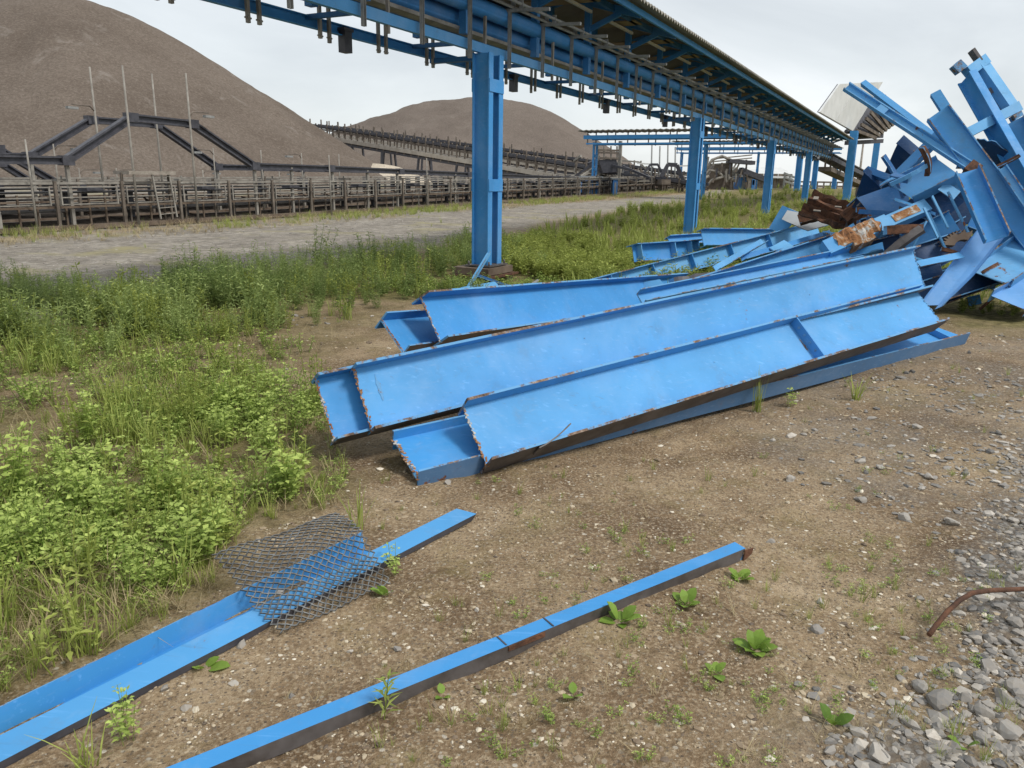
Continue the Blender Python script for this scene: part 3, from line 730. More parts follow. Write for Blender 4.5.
ground_conveyor(U1 - 3.2, -12, 76, 'second conveyor line with dark legs just behind the front one', S64 - 10.7, False)
ground_conveyor(U1 - 7.0, -16, 80, 'rearmost low conveyor line at the foot of the big heap', S64 - 15, False)
# spilled ore under the belts
def spill(name, u, s0, s1, w, h, seed):
    ns, nu = 260, 9; vs = []
    for i in range(ns):
        s = s0 + (s1 - s0) * i / (ns - 1)
        for j in range(nu):
            t = j / (nu - 1) * 2 - 1
            hh = h * (1 - t * t) * (0.25 + 1.1 * float(fbm(s * 0.5, 0.7 + t * .8, seed))) - 0.03
            vs.append(WG(s, u + t * w, hh))
    i = np.arange(ns * nu).reshape(ns, nu)
    f = np.stack([i[:-1, :-1].ravel(), i[:-1, 1:].ravel(), i[1:, 1:].ravel(), i[1:, :-1].ravel()], 1)
    me = fast_mesh(name, np.array(vs), f); me.materials.append(M['heap_near']); me.polygons.foreach_set('use_smooth', np.ones(len(f), bool))
    o = bpy.data.objects.new(name, me); COL.objects.link(o); o['kind'] = 'stuff'; o['label'] = 'brown spilled ore lying along under the conveyor belts'
spill('spilled_ore', U1 - 0.75, -12, 70, 0.65, 0.32, 31)
spill('spilled_ore', U1 - 5.2, -12, 76, 2.2, 0.55, 37)

def arched_rail(u, pxs, label, posts=()):
    pts = [onU(x, y, u) for x, y in pxs]
    R = empty('arched_rail', (pts[0][0], pts[0][1], float(gz(pts[0][0], pts[0][1]))), label, 'rail', 'dark steel rails arching over the conveyors')
    pr, e = I_prof(0.22, 0.20, 0.05, 0.05)
    for a, b in zip(pts[:-1], pts[1:]):
        ax = unit(b - a); nx = bn; up = unit(np.cross(nx, ax)); up = up if up[2] > 0 else -up
        MB().sweep(pr, a, b, nx, up, mi=0, edgemi=0).build('rail_length', 'dark', R)
    for p in pts[1:-1]:
        MB().obox(p, bd, bn, UP, 0.34, 0.26, 0.26).build('joint_plate', 'dark', R)
    for px in posts:
        for (x0, y0), (x1, y1) in zip(pxs[:-1], pxs[1:]):
            if x0 <= px < x1:
                a = onU(px, y0 + (y1 - y0) * (px - x0) / (x1 - x0), u)
                MB().bar([a[0], a[1], float(gz(a[0], a[1]))], a, 0.09, 0.09, up=bd).build('post', 'galv_old', R)
    return R
arched_rail(U1 - 0.1, [(-60, 158.5), (66, 160.5), (131, 117.5), (192, 124), (254, 166), (330, 168.5), (400, 171.5), (468, 174.5), (560, 178), (650, 181)], 'nearest dark steel rail rising and falling in an arch over the front conveyor', (-10, 66, 254, 291, 332, 367, 397, 427, 455, 500, 540, 580))
arched_rail(U1 - 3.3, [(-40, 157), (30, 156.5), (91, 120), (156, 124.5), (217, 167), (300, 169), (380, 171)], 'farther dark steel rail arching just behind the nearest arch', (30, 217, 262, 303))
arched_rail(U1 - 6.2, [(-160, 107), (-90, 106), (-2, 149), (54, 181.5)], 'dark rail coming down from an arch beyond the left edge, the longer one')
arched_rail(U1 - 8.0, [(-150, 120), (-85, 119), (0, 163), (29, 181)], 'dark rail coming down beyond the left edge, the lower and farther one')

def lamp_mast(base, top, u, lamp=None, side=1, label='', group='lamp masts along the conveyors', r=0.045):
    a = onU(*top, u); b = onU(*base, u); b = np.array([b[0], b[1], float(gz(b[0], b[1]))]); a = np.array([b[0], b[1], a[2]])
    R = empty('lamp_mast', b, label, 'mast', group)
    MB().tube([b, (a + b) / 2, a], [r * .9, r * .8, r * 0.6], 8).build('pole', 'galv_old', R)
    if lamp is not None:
        z = onU(base[0], lamp, u)[2]; p = np.array([b[0], b[1], z])
        MB().tube([p - UP * .1, p + bd * 0.15 * side + UP * .05, p + bd * 0.75 * side + UP * .06], 0.02, 6).build('arm', 'grimy', R)
        mb = MB(); q = p + bd * 0.75 * side - UP * 0.05
        mb.obox(q, bd, bn, UP, 0.34, 0.14, 0.07); mb.build('lamp_head', 'galv', R)
UF, UR = U1 + 0.25, U1 - 3.0
lamp_mast((103, 183), (91, 67), UR, 109, -1, 'tall thin mast left of the others, with a lamp arm pointing left')
lamp_mast((137, 205), (120, 65), UF, None, 1, 'tall bare mast before the arch, standing on the front conveyor')
lamp_mast((162, 180), (154, 74), UR, None, 1, 'tall bare mast behind the flat top of the arch')
lamp_mast((198, 216), (185, 73), UF, 114, 1, 'tall mast at the right shoulder of the arch, lamp arm pointing right')
_sm = [((31, 182), (24, 139), UF, None, 1, 'short bare mast at the far left of the arch'), ((58, 182), (56, 144), UR, 147, 1, 'short mast with a lamp under the left slope of the arch'),
       ((216, 186), (214, 148), UR, 152, -1, 'short mast with a lamp arm facing left under the right slope'), ((263, 186), (262, 150), UR, None, 1, 'short bare mast right of the foot of the arch'),
       ((303, 186), (303, 153), UR, 156, -1, 'short mast with a lamp, between two bare ones right of the arch'), ((340, 186), (339, 154), UR, None, 1, 'short bare mast in front of the right foot of the heap'),
       ((331, 206), (330, 155), UF, None, 1, 'slim bare mast fixed to the front conveyor before the heap foot'), ((427, 186), (426, 158), UF, None, 1, 'short bare mast left of the nearest blue column'),
       ((81, 186), (80, 168), UR - 4, 171, 1, 'very short lamp mast seen below the left arch slope'), ((118, 186), (117, 168), UR - 4, 171, 1, 'very short lamp mast under the middle of the arch'), ((204, 186), (203, 170), UR - 4, 172, 1, 'very short lamp mast under the right end of the arch'), ((280, 186), (279, 170), UR - 4, 173, 1, 'very short lamp mast behind the straight rail')]
for a in _sm: lamp_mast(*a, r=0.035)

def cleat_ladder():
    a0, a1 = onU(161, 219, UF), onU(152, 174, UF); b0, b1 = onU(177, 217, UF), onU(169, 174, UF)
    R = empty('access_ladder', (a0[0], a0[1], float(gz(a0[0], a0[1]))), 'pale steel ladder leaning against the front conveyor below a small platform', 'ladder')
    for p, q in ((a0, a1), (b0, b1)): MB().bar(p, q, 0.045, 0.045, up=bn).build('stile', 'galv_old', R)
    for t in np.linspace(0.1, 0.95, 7): MB().tube([a0 * (1 - t) + a1 * t, b0 * (1 - t) + b1 * t], 0.016, 6).build('rung', 'galv_old', R)
    p, q = onU(121, 172.5, UF - .3), onU(168, 173, UF - .3)
    MB().bar(p, q, 0.7, 0.10).build('platform', 'concrete', R)
    for c in (p, q): MB().bar([c[0], c[1], float(gz(c[0], c[1]))], c, .06, .06, up=bd).build('leg', 'grimy', R)
cleat_ladder()

def inclined_conveyor(a, b, label, n, w=0.8):
    a = np.asarray(a); b = np.asarray(b)
    R = empty('inclined_conveyor', (b[0], b[1], float(gz(b[0], b[1]))), label, 'conveyor', 'long sloping conveyors between the heaps')
    ax = unit(b - a); sd = unit(np.cross(ax, UP))
    for k in (-w, w):
        MB().bar(a + sd * k, b + sd * k, 0.12, 0.24).build('top_rail', 'dark', R)
        MB().bar(a + sd * k - UP * 1.75, b + sd * k - UP * 1.75, 0.15, 0.24).build('bottom_rail', 'dark', R)
        MB().bar(a + sd * k - UP * 0.45, b + sd * k - UP * 0.45, 0.08, 0.1).build('middle_rail', 'grimy', R)
    MB().bar(a - UP * 1.28, b - UP * 1.28, 1.9, 0.42).build('deck', 'dusty', R)
    MB().bar(a - UP * .2, b - UP * .2, 1.0, 0.14).build('belt', 'belt', R)
    for i in range(n):
        p = a + (b - a) * (i + .5) / n
        for k in (-w - .02, w + .02): MB().bar(p + sd * k - UP * 1.75, p + sd * k + UP * (0.25 if i % 3 else .7), 0.13, 0.13, up=ax).build('post', 'grimy', R)
        if i % 5 == 2:
            g = float(gz(p[0], p[1]))
            if p[2] - 1.9 > g + .3:
                for k in (-w, w): MB().bar([*(p + sd * k * 1.5)[:2], g], p + sd * k - UP * 1.8, .2, .2, up=ax).build('trestle_leg', 'dark', R)
inclined_conveyor(P(313, 124.5, 104), P(704, 184.5, 66), 'long dark conveyor with pale deck sloping down from the big heap, the nearer', 46)
inclined_conveyor(P(330, 126, 118), P(720, 178, 84), 'long dark conveyor sloping behind the nearer one toward the far heap', 40)

# ------------------------------------------------------------------ plant and machines behind the distant blue bridges
def far_arch(Y, pxs, label, mt='dark', w=0.35):
    pts = [P(x, y, Y) for x, y in pxs]
    R = empty('steel_arch', (pts[0][0], pts[0][1], float(gz(pts[0][0], pts[0][1]))), label, 'arch', 'small steel arches in the distance')
    for a, b in zip(pts[:-1], pts[1:]): MB().bar(a, b, w, w, up=(0.2, 1, 0.1)).build('rail_length', mt, R)
    for p in (pts[0], pts[-1]): MB().bar([p[0], p[1], float(gz(p[0], p[1]))], p, .2, .2, up=bd).build('foot_post', 'grimy', R)
far_arch(70, [(643, 174), (650.5, 164.5), (658, 164.5), (662.5, 175)], 'small dark steel arch in the distance, the left of two', w=0.2)
far_arch(68, [(661, 177), (668, 164.5), (677, 165), (683, 181)], 'small dark steel arch in the distance, the thicker right one', w=0.32)
far_arch(74, [(620, 160.5), (639, 162), (649, 172)], 'thin pale rail bending down left of the distant arches', 'galv_old', 0.14)
for i, (x, yt, yb) in enumerate(((652, 145, 172), (660, 146, 172), (668, 145, 178), (675.5, 147, 178))):
    b = P(x, yb, 70); a = P(x, yt, 70)
    R = empty('lamp_mast', (b[0], b[1], float(gz(b[0], b[1]))), ('thin distant mast, leftmost over the small dark arches', 'thin distant mast, second from left over the small arches', 'thin distant mast, third from left over the small arches', 'thin distant mast nearest the second blue column')[i], 'mast', 'thin masts in the distance')
    MB().tube([[b[0], b[1], float(gz(b[0], b[1]))], a], 0.07, 6).build('pole', 'galv', R)
    if i in (0, 3): MB().bar(a - UP * 1.6, a - UP * 1.55 + np.array([1.2 if i else -1.2, 0, 0]), .12, .12).build('lamp_head', 'whitebar', R)

def far_tower():
    R = empty('transfer_station', P(610, 186, 64), 'tangled grey transfer station with railings and hopper behind the nearer distant bridge', 'machine')
    Y = 64
    a = P(620.5, 141, Y); b = P(619, 188, Y); MB().bar(b, a, .24, .24, up=bd).build('mast', 'galv_old', R)
    for y in (150, 152.5, 158): MB().bar(P(598, y, Y), P(621, y + .6, Y), .15, .14).build('railing', 'grimy', R)
    for x in (598, 604, 611, 617): MB().bar(P(x, 146, Y), P(x, 160, Y), .1, .1, up=bd).build('stanchion', 'galv_old', R)
    q = [P(599, 160, Y), P(616, 158, Y), P(619, 172, Y), P(603, 173, Y)]
    MB().hexa([*q, *[p + np.array([0, 3, 0]) for p in q]]).build('hopper', 'dark', R)
    for (x0, y0, x1, y1) in ((570, 184, 602, 163), (573, 178, 598, 160), (600, 172, 640, 176), (606, 164, 632, 170), (574, 161, 581, 156), (586, 170, 604, 166), (588, 164, 600, 158), (622, 166, 650, 178), (612, 176, 636, 183)):
        MB().bar(P(x0, y0, Y + random.uniform(-2, 2)), P(x1, y1, Y + random.uniform(-2, 2)), .14, .18).build('conveyor_arm', random.choice(['grimy', 'galv_old', 'dark']), R)
    for k in range(26):
        x = random.uniform(572, 642); y = random.uniform(168, 184)
        MB().bar(P(x, y, Y + 2), P(x + random.uniform(-2, 2), y - random.uniform(4, 11), Y + 2), .08, .08, up=bd).build('strut', random.choice(['grimy', 'galv_old', 'galv']), R)
    for k in range(14):
        x = random.uniform(570, 640); y = random.uniform(172, 186)
        MB().bar(P(x, y, Y + 1), P(x + random.uniform(6, 16), y + random.uniform(-3, 3), Y + 1), .12, .14).build('pipe_run', random.choice(['grimy', 'dark', 'galv_old']), R)
    for (x, y, w, h) in ((618, 176, 8, 7), (640, 180, 7, 5), (664, 182, 9, 5)):
        p = P(x, y, Y + 3); MB().obox(p, (1, 0, 0), (0, 1, 0), UP, w / 12, 2, h / 12).build('housing', 'grimy', R)
far_tower()
def cabin(px0, py0, px1, py1, Y, depth, name, mt, label, cat, door=None, roof=True, win=False):
    a, b = P(px0, py1, Y), P(px1, py1, Y); c = P(px0, py0, Y); z0 = min(float(gz(a[0], a[1])), a[2]) ; h = c[2] - z0
    m = (a + b) / 2; R = empty(name, (m[0], m[1], z0), label, cat)
    w = abs(b[0] - a[0])
    MB().obox([m[0], Y + depth / 2, z0 + h / 2], (1, 0, 0), (0, 1, 0), UP, w, depth, h).build('wall', mt, R)
    if roof: MB().obox([m[0], Y + depth / 2, z0 + h + .06], (1, 0, 0), (0, 1, 0), UP, w + .3, depth + .3, .12).build('roof', 'greyclad', R)
    if door: MB().obox([a[0] + w * door, Y - .03, z0 + h * .42], (1, 0, 0), (0, 1, 0), UP, w * .4, .06, h * .8).build('door', 'cabin_blue' if mt != 'cabin_blue' else 'greyclad', R)
    if win: MB().obox([a[0] + w * .7, Y - .03, z0 + h * .65], (1, 0, 0), (0, 1, 0), UP, w * .25, .06, h * .25).build('window', 'glass', R)
cabin(582.5, 177.5, 593, 186, 57, 2, 'control_cabin', 'cabin_blue', 'small blue cabin at the foot of the nearer distant bridge', 'cabin', door=.3)
cabin(593.5, 178, 600.5, 186, 57.5, 2, 'switch_box', 'concrete', 'pale grey switch box right beside the small blue cabin', 'box', door=.5)
cabin(613, 179.5, 617.5, 186, 58, 1, 'switch_box', 'cabin_blue', 'narrow blue switch box behind the front conveyor line', 'box', door=.5)
cabin(739.5, 177, 746.5, 195, 80, 2.5, 'control_cabin', 'cabin_blue', 'tall blue cabin standing against the grey hut behind the third bridge column', 'cabin', door=.4)
cabin(746.8, 175.5, 754.5, 195, 79.6, 3, 'hut', 'concrete', 'plain grey hut right of the tall blue cabin', 'hut', door=.7, win=True)
def shed():
    Y = 92; R = empty('storage_shed', P(773, 192, Y), 'low shed with pale pitched roof seen between the third and fourth bridge columns', 'shed')
    e0, e1, r0, r1 = P(752, 178, Y), P(795, 179, Y), P(763, 170, Y + 6), P(793, 173.5, Y + 6)
    z0 = 1.2
    for k, (q0, q1) in enumerate(((e0, e1),)):
        MB().obox([(q0[0] + q1[0]) / 2, Y + 6, (q0[2] + z0) / 2], (1, 0, 0), (0, 1, 0), UP, q1[0] - q0[0] - .4, 11.6, q0[2] - z0).build('wall', 'greyclad', R)
    x0, x1 = e0[0] - .3, e1[0] + .3; z1, zr = e0[2] + .02, r0[2] + .2
    mb = MB()
    mb.hexa([(x0, Y - .3, z1), (x1, Y - .3, z1), (x1, Y + 6, zr), (x0, Y + 6, zr), (x0, Y - .3, z1 + .12), (x1, Y - .3, z1 + .12), (x1, Y + 6, zr + .12), (x0, Y + 6, zr + .12)])
    mb.build('roof', 'white', R)
    MB().hexa([(x0, Y + 6, zr), (x1, Y + 6, zr), (x1, Y + 12.3, z1), (x0, Y + 12.3, z1), (x0, Y + 6, zr + .12), (x1, Y + 6, zr + .12), (x1, Y + 12.3, z1 + .12), (x0, Y + 12.3, z1 + .12)]).build('roof', 'white', R)
    for t in (.15, .45, .75): MB().obox([x0 + (x1 - x0) * t, Y + .17, z0 + .9], (1, 0, 0), (0, 1, 0), UP, 1.6, .08, 1.6).build('door', 'grimy', R)
shed()
def screen_plant():
    Y = 78; R = empty('screening_plant', P(717, 196, Y), 'bulky dark screening machine with curved pipes and railings behind the second column', 'machine')
    q = [P(701, 196, Y), P(734, 196, Y), P(733, 178, Y), P(706, 180, Y)]
    MB().hexa([*q, *[p + np.array([0, 4, 0]) for p in q]]).build('body', 'grimy', R)
    q = [P(706, 180, Y), P(732, 178, Y), P(733, 162, Y), P(716, 164, Y)]
    MB().hexa([*q, *[p + np.array([0, 3.5, 0]) for p in q]]).build('screen_box', 'grimy', R)
    MB().bar(P(728, 161, Y), P(753, 163, Y), 1.5, .35).build('top_platform', 'dark', R)
    q = [P(738, 172, Y), P(750, 166, Y), P(764, 178, Y), P(758, 181, Y)]
    MB().bar(P(740, 170, Y), P(768, 181, Y), 1.2, .5).build('feed_chute', 'dark', R)
    for (pts) in (((700, 182), (709, 170), (718, 172), (730, 182)), ((702, 177), (712, 160), (722, 156), (731, 160)), ((704, 190), (712, 180), (726, 176), (735, 181)), ((690, 186), (700, 180), (709, 176))):
        MB().tube([P(x, y, Y - .4) for x, y in pts], 0.14, 7).build('pipe', 'galv_old', R)
    for k in range(22):
        x = random.uniform(702, 752); y = random.uniform(165, 190)
        MB().bar(P(x, y, Y - .6), P(x + random.uniform(-1, 5), y - random.uniform(5, 13), Y - .6), .14, .14, up=bd).build('strut', random.choice(['grimy', 'galv_old', 'dark']), R)
    for y in (155, 158, 161): MB().bar(P(706 + (161 - y), y + 4, Y), P(752, y, Y), .12, .12).build('railing', 'galv_old', R)
screen_plant()
def handrail_stand():
    Y = 88; R = empty('railing_stand', P(790, 191, Y), 'white railed stand with open steps right of the pale shed', 'railing')
    for (x0, y0, x1, y1) in ((784, 173, 796, 178), (784, 177, 798, 182), (784, 181, 800, 186)): MB().bar(P(x0, y0, Y), P(x1, y1, Y), .2, .2).build('rail', 'galv', R)
    for x, y in ((785, 173), (790, 175), (796, 178), (800, 182)): a = P(x, y, Y); MB().bar([a[0], a[1], 1.15], a, .18, .18, up=bd).build('post', 'galv', R)
handrail_stand()
# ------------------------------------------------------------------ the stack of big blue beams
def proj(p):
    d = np.asarray(p, float) - cC; z = d @ cF
    return np.array([512 + FPX * (d @ cR) / z, 384 - FPX * (d @ cU) / z])
def end_shift(p, ax, target):
    ts = np.linspace(-0.5, 0.5, 101)
    return ts[int(np.argmin([np.linalg.norm(proj(p + ax * t) - target) for t in ts]))]
GB = 'scrapped blue girders stacked on the dirt'
def frame_of(a, b, phi):
    ax = unit(b - a); hor = unit(np.cross(UP, ax)); up0 = np.cross(ax, hor)
    u = hor * math.cos(math.radians(phi)) + up0 * math.sin(math.radians(phi))
    return ax, u, np.cross(ax, u)
def girder(BL, BR, Y1, Y2, h, phi, b, label, TL=None, TR=None, mt='blue', push=(0, 0, 0), prof=None, seg=14, tf=0.016, name='steel_girder'):
    a = P(*BL, Y1); c = P(*BR, Y2); ax, u, n = frame_of(a, c, phi)
    t0 = end_shift(a + u * h, ax, np.array(TL)) if TL else 0; t1 = end_shift(c + u * h, ax, np.array(TR)) if TR else 0
    push = ax * push[0] + u * push[1] + n * push[2]
    A_ = a + u * h / 2 + ax * t0 / 2 + push; C_ = c + u * h / 2 + ax * t1 / 2 + push
    pr, e = prof or I_prof(h, b, 0.012, tf)
    mb = MB(); mb.sweep(pr, A_, C_, n, u, seg=seg, edge=e, jag=0.006, wob=0.0025, skew=(t0 / h, t1 / h), under=2)
    # frayed, torch-cut end: crusts of slag along the web edge
    o = mb.build(name, [mt, 'edge', 'bare'], loc=A_, label=label, cat='girder', group=GB)  # third material: darker grey on the outer face of the bottom flange
    for end, (Q, sk) in enumerate(((A_, t0 / h), (C_, t1 / h))):
        if end == 1 and TR is None: continue
        cr = MB()
        for k in range(44):
            y = -h / 2 + h * (k + .5) / 44; s = random.uniform(0.002, 0.006)
            cr.obox(Q + u * y + ax * (sk * y + random.uniform(-.006, .012) * (1 if end == 0 else -1)) + n * random.uniform(.002, .009), ax + n * random.uniform(-.6, .6), u + ax * random.uniform(-.5, .5), np.cross(ax, u), s * 2.6, h / 44 * 1.5, s)
        cr.build('cut_edge', 'rust_pale' if end == 0 else 'edge', o)
    return o, A_, C_, ax, u, n
H1 = 0.40
gA = girder((372, 432), (925, 290), 4.2, 7.0, H1, 60, 0.18, 'topmost long blue girder of the stack, lying across the lower ones', TL=(352, 368), TR=(912, 248))
# its twin nested behind
gB = girder((372, 432), (925, 290), 4.2, 7.0, H1, 60, 0.18, 'long blue girder nested behind the topmost one, its rusty end poking out at the left', TL=(352, 368), push=(-0.20, 0.012, -0.10), mt='blue_clean')
gC = girder((487, 467), (942, 325), 4.02, 6.75, H1, 44, 0.18, 'lower front blue girder with stiffener plate and torn bottom flange', TL=(462, 410), TR=(915, 290))
def stiffener():
    o, A_, C_, ax, u, n = gC
    q = A_ + (C_ - A_) * 0.625; w = H1 - 0.04
    mb = MB().obox(q + n * 0.046, ax, u, n, 0.012, w, 0.08); mb.build('stiffener_plate', 'blue_clean', o)
    mb = MB()
    for k in (-.3, -.1, .1, .3): mb.tube([q + n * 0.05 + u * k * w - ax * .014, q + n * .05 + u * k * w + ax * .014], 0.011, 6)
    mb.build('bolt_row', 'edge', o)
    mb = MB().obox(q + ax * 0.04 + n * 0.007, ax, u, n, 0.09, w * .96, 0.006); mb.build('weld_patch', 'blue_pale', o)
    # torn tongue of the bottom flange curling up
    a = A_ + ax * 0.30 - u * (H1 / 2 + .008) + n * 0.085
    vs = []; 
    for i in range(7):
        t = i / 6; c = a + ax * (0.26 * t) + u * (0.075 * t ** 1.5) + n * (0.03 * t); wd = 0.09 * (1 - .7 * t)
        vs += [c, c - n * wd + u * .004, c - n * wd - u * .004, c - u * .008]
    fs = []
    for i in range(6):
        for k in range(4): fs.append((i * 4 + k, i * 4 + (k + 1) % 4, i * 4 + 4 + (k + 1) % 4, i * 4 + 4 + k))
    fs += [(3, 2, 1, 0), (24, 25, 26, 27)]
    MB().add(vs, fs).build('torn_flange', 'bare', o)
stiffener()
def rust_bleed(g, t, v, L, Wd):
    """an irregular rusty patch eaten into the paint, a hair proud of the web"""
    o, A_, C_, ax, u, n = g; c = A_ * (1 - t) + C_ * t + u * v * H1 + n * .0075
    k = 22; ph = [random.uniform(.45, 1.15) for _ in range(k)]
    rg = [c + ax * math.cos(2 * PI * i / k) * L * ph[i] + u * math.sin(2 * PI * i / k) * Wd * ph[(i * 7) % k] for i in range(k)]
    MB().add(rg + [p + n * .0012 for p in rg], [tuple(range(k))[::-1], tuple(range(k, 2 * k))] + [(i, (i + 1) % k, k + (i + 1) % k, k + i) for i in range(k)]).build('rust_patch', 'edge', o)
for g, t, v, L, Wd in ((gA, .62, -.44, .05, .016), (gA, .40, -.45, .03, .012), (gA, .83, .44, .05, .014), (gA, .022, .1, .018, .08), (gC, .88, .43, .09, .02), (gC, .30, .44, .05, .012), (gC, .62, -.1, .012, .07), (gC, .15, -.44, .04, .012), (gA, .30, .15, .006, .005), (gC, .42, .1, .007, .006), (gA, .72, .0, .006, .006)): rust_bleed(g, t, v, L, Wd)
# a girder lying flat underneath, webs level with the ground
def flat_girder():
    a, c = G(419, 487), G(963, 345); a = a + UP * .035; c = c + UP * .05; h, b = 0.40, 0.13
    ax, u, n = frame_of(a, c, 17)
    t0 = end_shift(a + u * h, ax, np.array((391, 441)))
    A_ = a + u * h / 2 + ax * t0 / 2; C_ = c + u * h / 2
    pr, e = I_prof(h, b, 0.012, 0.014); k0 = t0 / h
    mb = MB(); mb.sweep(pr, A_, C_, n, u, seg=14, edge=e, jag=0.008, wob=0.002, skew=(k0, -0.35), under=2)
    o = mb.build('steel_girder', ['blue_clean', 'edge', 'blue_shaded'], loc=A_, label='blue girder lying flat on the dirt at the bottom of the stack', cat='girder', group=GB)
    cr = MB()
    for k in range(40):
        y = -h / 2 + h * (k + .5) / 40; s = random.uniform(0.003, 0.007)
        cr.obox(A_ + u * y + ax * (k0 * y + random.uniform(-.006, .02)) + n * random.uniform(.002, .010), ax, u, n, s * 3, h / 34, s)
    cr.build('cut_edge', 'rust_pale', o)
    MB().obox(C_ - ax * 0.28 + n * 0.036, ax, u, n, 0.012, h - .03, 0.055).build('stiffener_plate', 'blue_clean', o)
flat_girder()
gE = girder((440, 343), (698, 303), 6.3, 11.0, 0.44, 55, 0.22, 'blue girder behind the stack, bright web up and rusty end to the left', TL=(420, 300), mt='blue_clean')
gF = girder((404, 354), (560, 330), 6.1, 9.0, 0.40, 38, 0.18, 'short end of a blue girder tucked under the rear one, left of it', TL=(381, 321), mt='blue_clean')
# ------------------------------------------------------------------ pieces of the scrap heap
GP = 'blue scrap heaped at the right'
def member(kind, p0, Y0, p1, Y1, h, b, n, mt, label, name='scrap_girder', cat='scrap', group=GP, seg=6, tf=0.014, jag=0.01, bend=0.0, wob=0.002, skew=(0, 0)):
    a = P(*p0, Y0); c = P(*p1, Y1); ax = unit(c - a); n = unit(n); u = unit(np.cross(n, ax)); n = np.cross(ax, u)
    if kind == 'I': pr, e = I_prof(h, b, 0.012, tf)
    elif kind == 'C': pr, e = C_prof(h, b, tf)
    elif kind == 'L': pr, e = L_prof(h, b, 0.010)
    elif kind == 'B': pr, e = [(-b / 2, -h / 2), (b / 2, -h / 2), (b / 2, h / 2), (-b / 2, h / 2)], ()
    else: pr, e = F_prof(h, b if b < .05 else 0.012)
    mb = MB().sweep(pr, a, c, n, u, seg=seg, edge=e, jag=jag, wob=wob, bend=bend, skew=skew)
    o = mb.build(name, [mt, 'edge'], loc=(a + c) / 2, label=label, cat=cat, group=group)
    return o, a, c, ax, u, n
def cut_plate(pts, mt, label, th=0.014, name='web_plate', flange=None):
    """a torch-cut plate: outline corners at their own distances, flattened onto one plane, with real thickness"""
    q = np.array([P(*p) for p in pts]); c = q.mean(0); n = np.linalg.svd(q - c)[2][2]
    if n @ (cC - c) < 0: n = -n
    q = q - np.outer((q - c) @ n, n); k = len(q); rg = []
    for i in range(k):      # ragged edges
        a_, b_ = q[i], q[(i + 1) % k]
        for t in (0, .2, .4, .6, .8):
            rg.append(a_ * (1 - t) + b_ * t + (rngv() * .012 if t else 0))
    k = len(rg); vs = [p + n * th / 2 for p in rg] + [p - n * th / 2 for p in rg]
    fs = [tuple(range(k)), tuple(range(k, 2 * k))[::-1]] + [(i, k + i, k + (i + 1) % k, (i + 1) % k) for i in range(k)]
    mb = MB().add(vs, fs, [0, 0] + [1] * k)
    o = mb.build(name, [mt, 'edge'], loc=c, label=label, cat='scrap', group=GP)
    if flange is not None:
        i, w = flange; a_, b_ = q[i], q[(i + 1) % len(q)]
        MB().bar(a_, b_, .016, w, up=n).build('flange', [mt], o)
    return o
rngv = lambda: np.array([random.uniform(-1, 1) for _ in range(3)])
CAMN = (-0.45, -0.75, 0.5)
def sub(o, name, mt, c, ax, u, n, sx, sy, sz):
    return MB().obox(c, ax, u, n, sx, sy, sz).build(name, mt, o)

# long beams on the grass behind the stack
o = member('I', (574, 294), 10.4, (818, 229), 13.4, 0.26, 0.2, (0.3, -0.9, 0.35), 'blue_pale', 'long slim blue beam lying on the grass behind the stack, with a pale top flange')
for t in (.12, .27, .42, .58, .75): sub(o[0], 'stiffener_plate', 'blue_clean', o[1] * (1 - t) + o[2] * t + o[5] * .05, o[3], o[4], o[5], .012, .22, .085)
o = member('I', (660, 306), 8.6, (842, 245), 10.6, 0.34, 0.22, (0.2, -0.9, 0.4), 'blue', 'blue beam lying just behind the topmost girder, a rusty patch at its right end')
sub(o[0], 'rust_patch', 'rust', o[2] - o[3] * .12 + o[5] * .012, o[3], o[4], o[5], .2, .26, .012)
member('C', (640, 300), 8.2, (866, 254), 9.4, 0.16, 0.1, (0.2, -0.7, 0.7), 'blue', 'narrow blue channel lying along the back edge of the topmost girder')
o = member('I', (702, 238), 13.2, (775, 238), 14.2, 0.30, 0.18, (-0.1, -0.95, 0.3), 'blue', 'short blue beam with its broad web to the front, lying in the grass')
o = member('I', (633, 254), 12.6, (700, 249), 13.6, 0.30, 0.26, (-0.1, -0.97, 0.2), 'blue_clean', 'stubby blue beam end with boxed stiffeners on the grass, leftmost of the beams there')
for t in (.06, .55, .8): sub(o[0], 'stiffener_plate', 'blue_pale', o[1] * (1 - t) + o[2] * t + o[5] * .06, o[3], o[4], o[5], .014, .26, .115)
member('I', (669, 242), 14.0, (722, 238), 15.0, 0.2, 0.16, (-0.1, -0.95, 0.4), 'blue_clean', 'small blue beam end lying behind the stubby one')
member('L', (716, 272), 10.4, (764, 244), 11.6, 0.09, 0.09, (0.2, -0.9, 0.5), 'blue_pale', 'thin blue angle brace slanting between the beams on the grass', name='angle_brace')
member('L', (742, 262), 11.0, (832, 236), 12.2, 0.1, 0.1, (0.2, -0.9, 0.5), 'blue_clean', 'second thin angle brace, lying flatter between the two long beams', name='angle_brace')
member('F', (775, 252), 11.3, (790, 244), 11.5, 0.22, 0.012, (-0.3, -0.7, 0.6), 'blue_pale', 'small square blue gusset plate wedged between the braces', name='gusset_plate')
member('F', (640, 291), 9.9, (664, 287), 9.8, 0.26, 0.012, (-0.2, -0.7, 0.7), 'blue_pale', 'pale triangular plate scrap leaning on the long slim beam', name='plate_scrap', skew=(0.5, -0.7))
member('B', (672, 284), 9.6, (722, 277), 9.8, 0.14, 0.1, (0, -0.9, 0.4), 'dark', 'dark bracket lying under the slim beam', name='dark_bracket', wob=0.02, seg=9)  # bracket in the dark steel colour
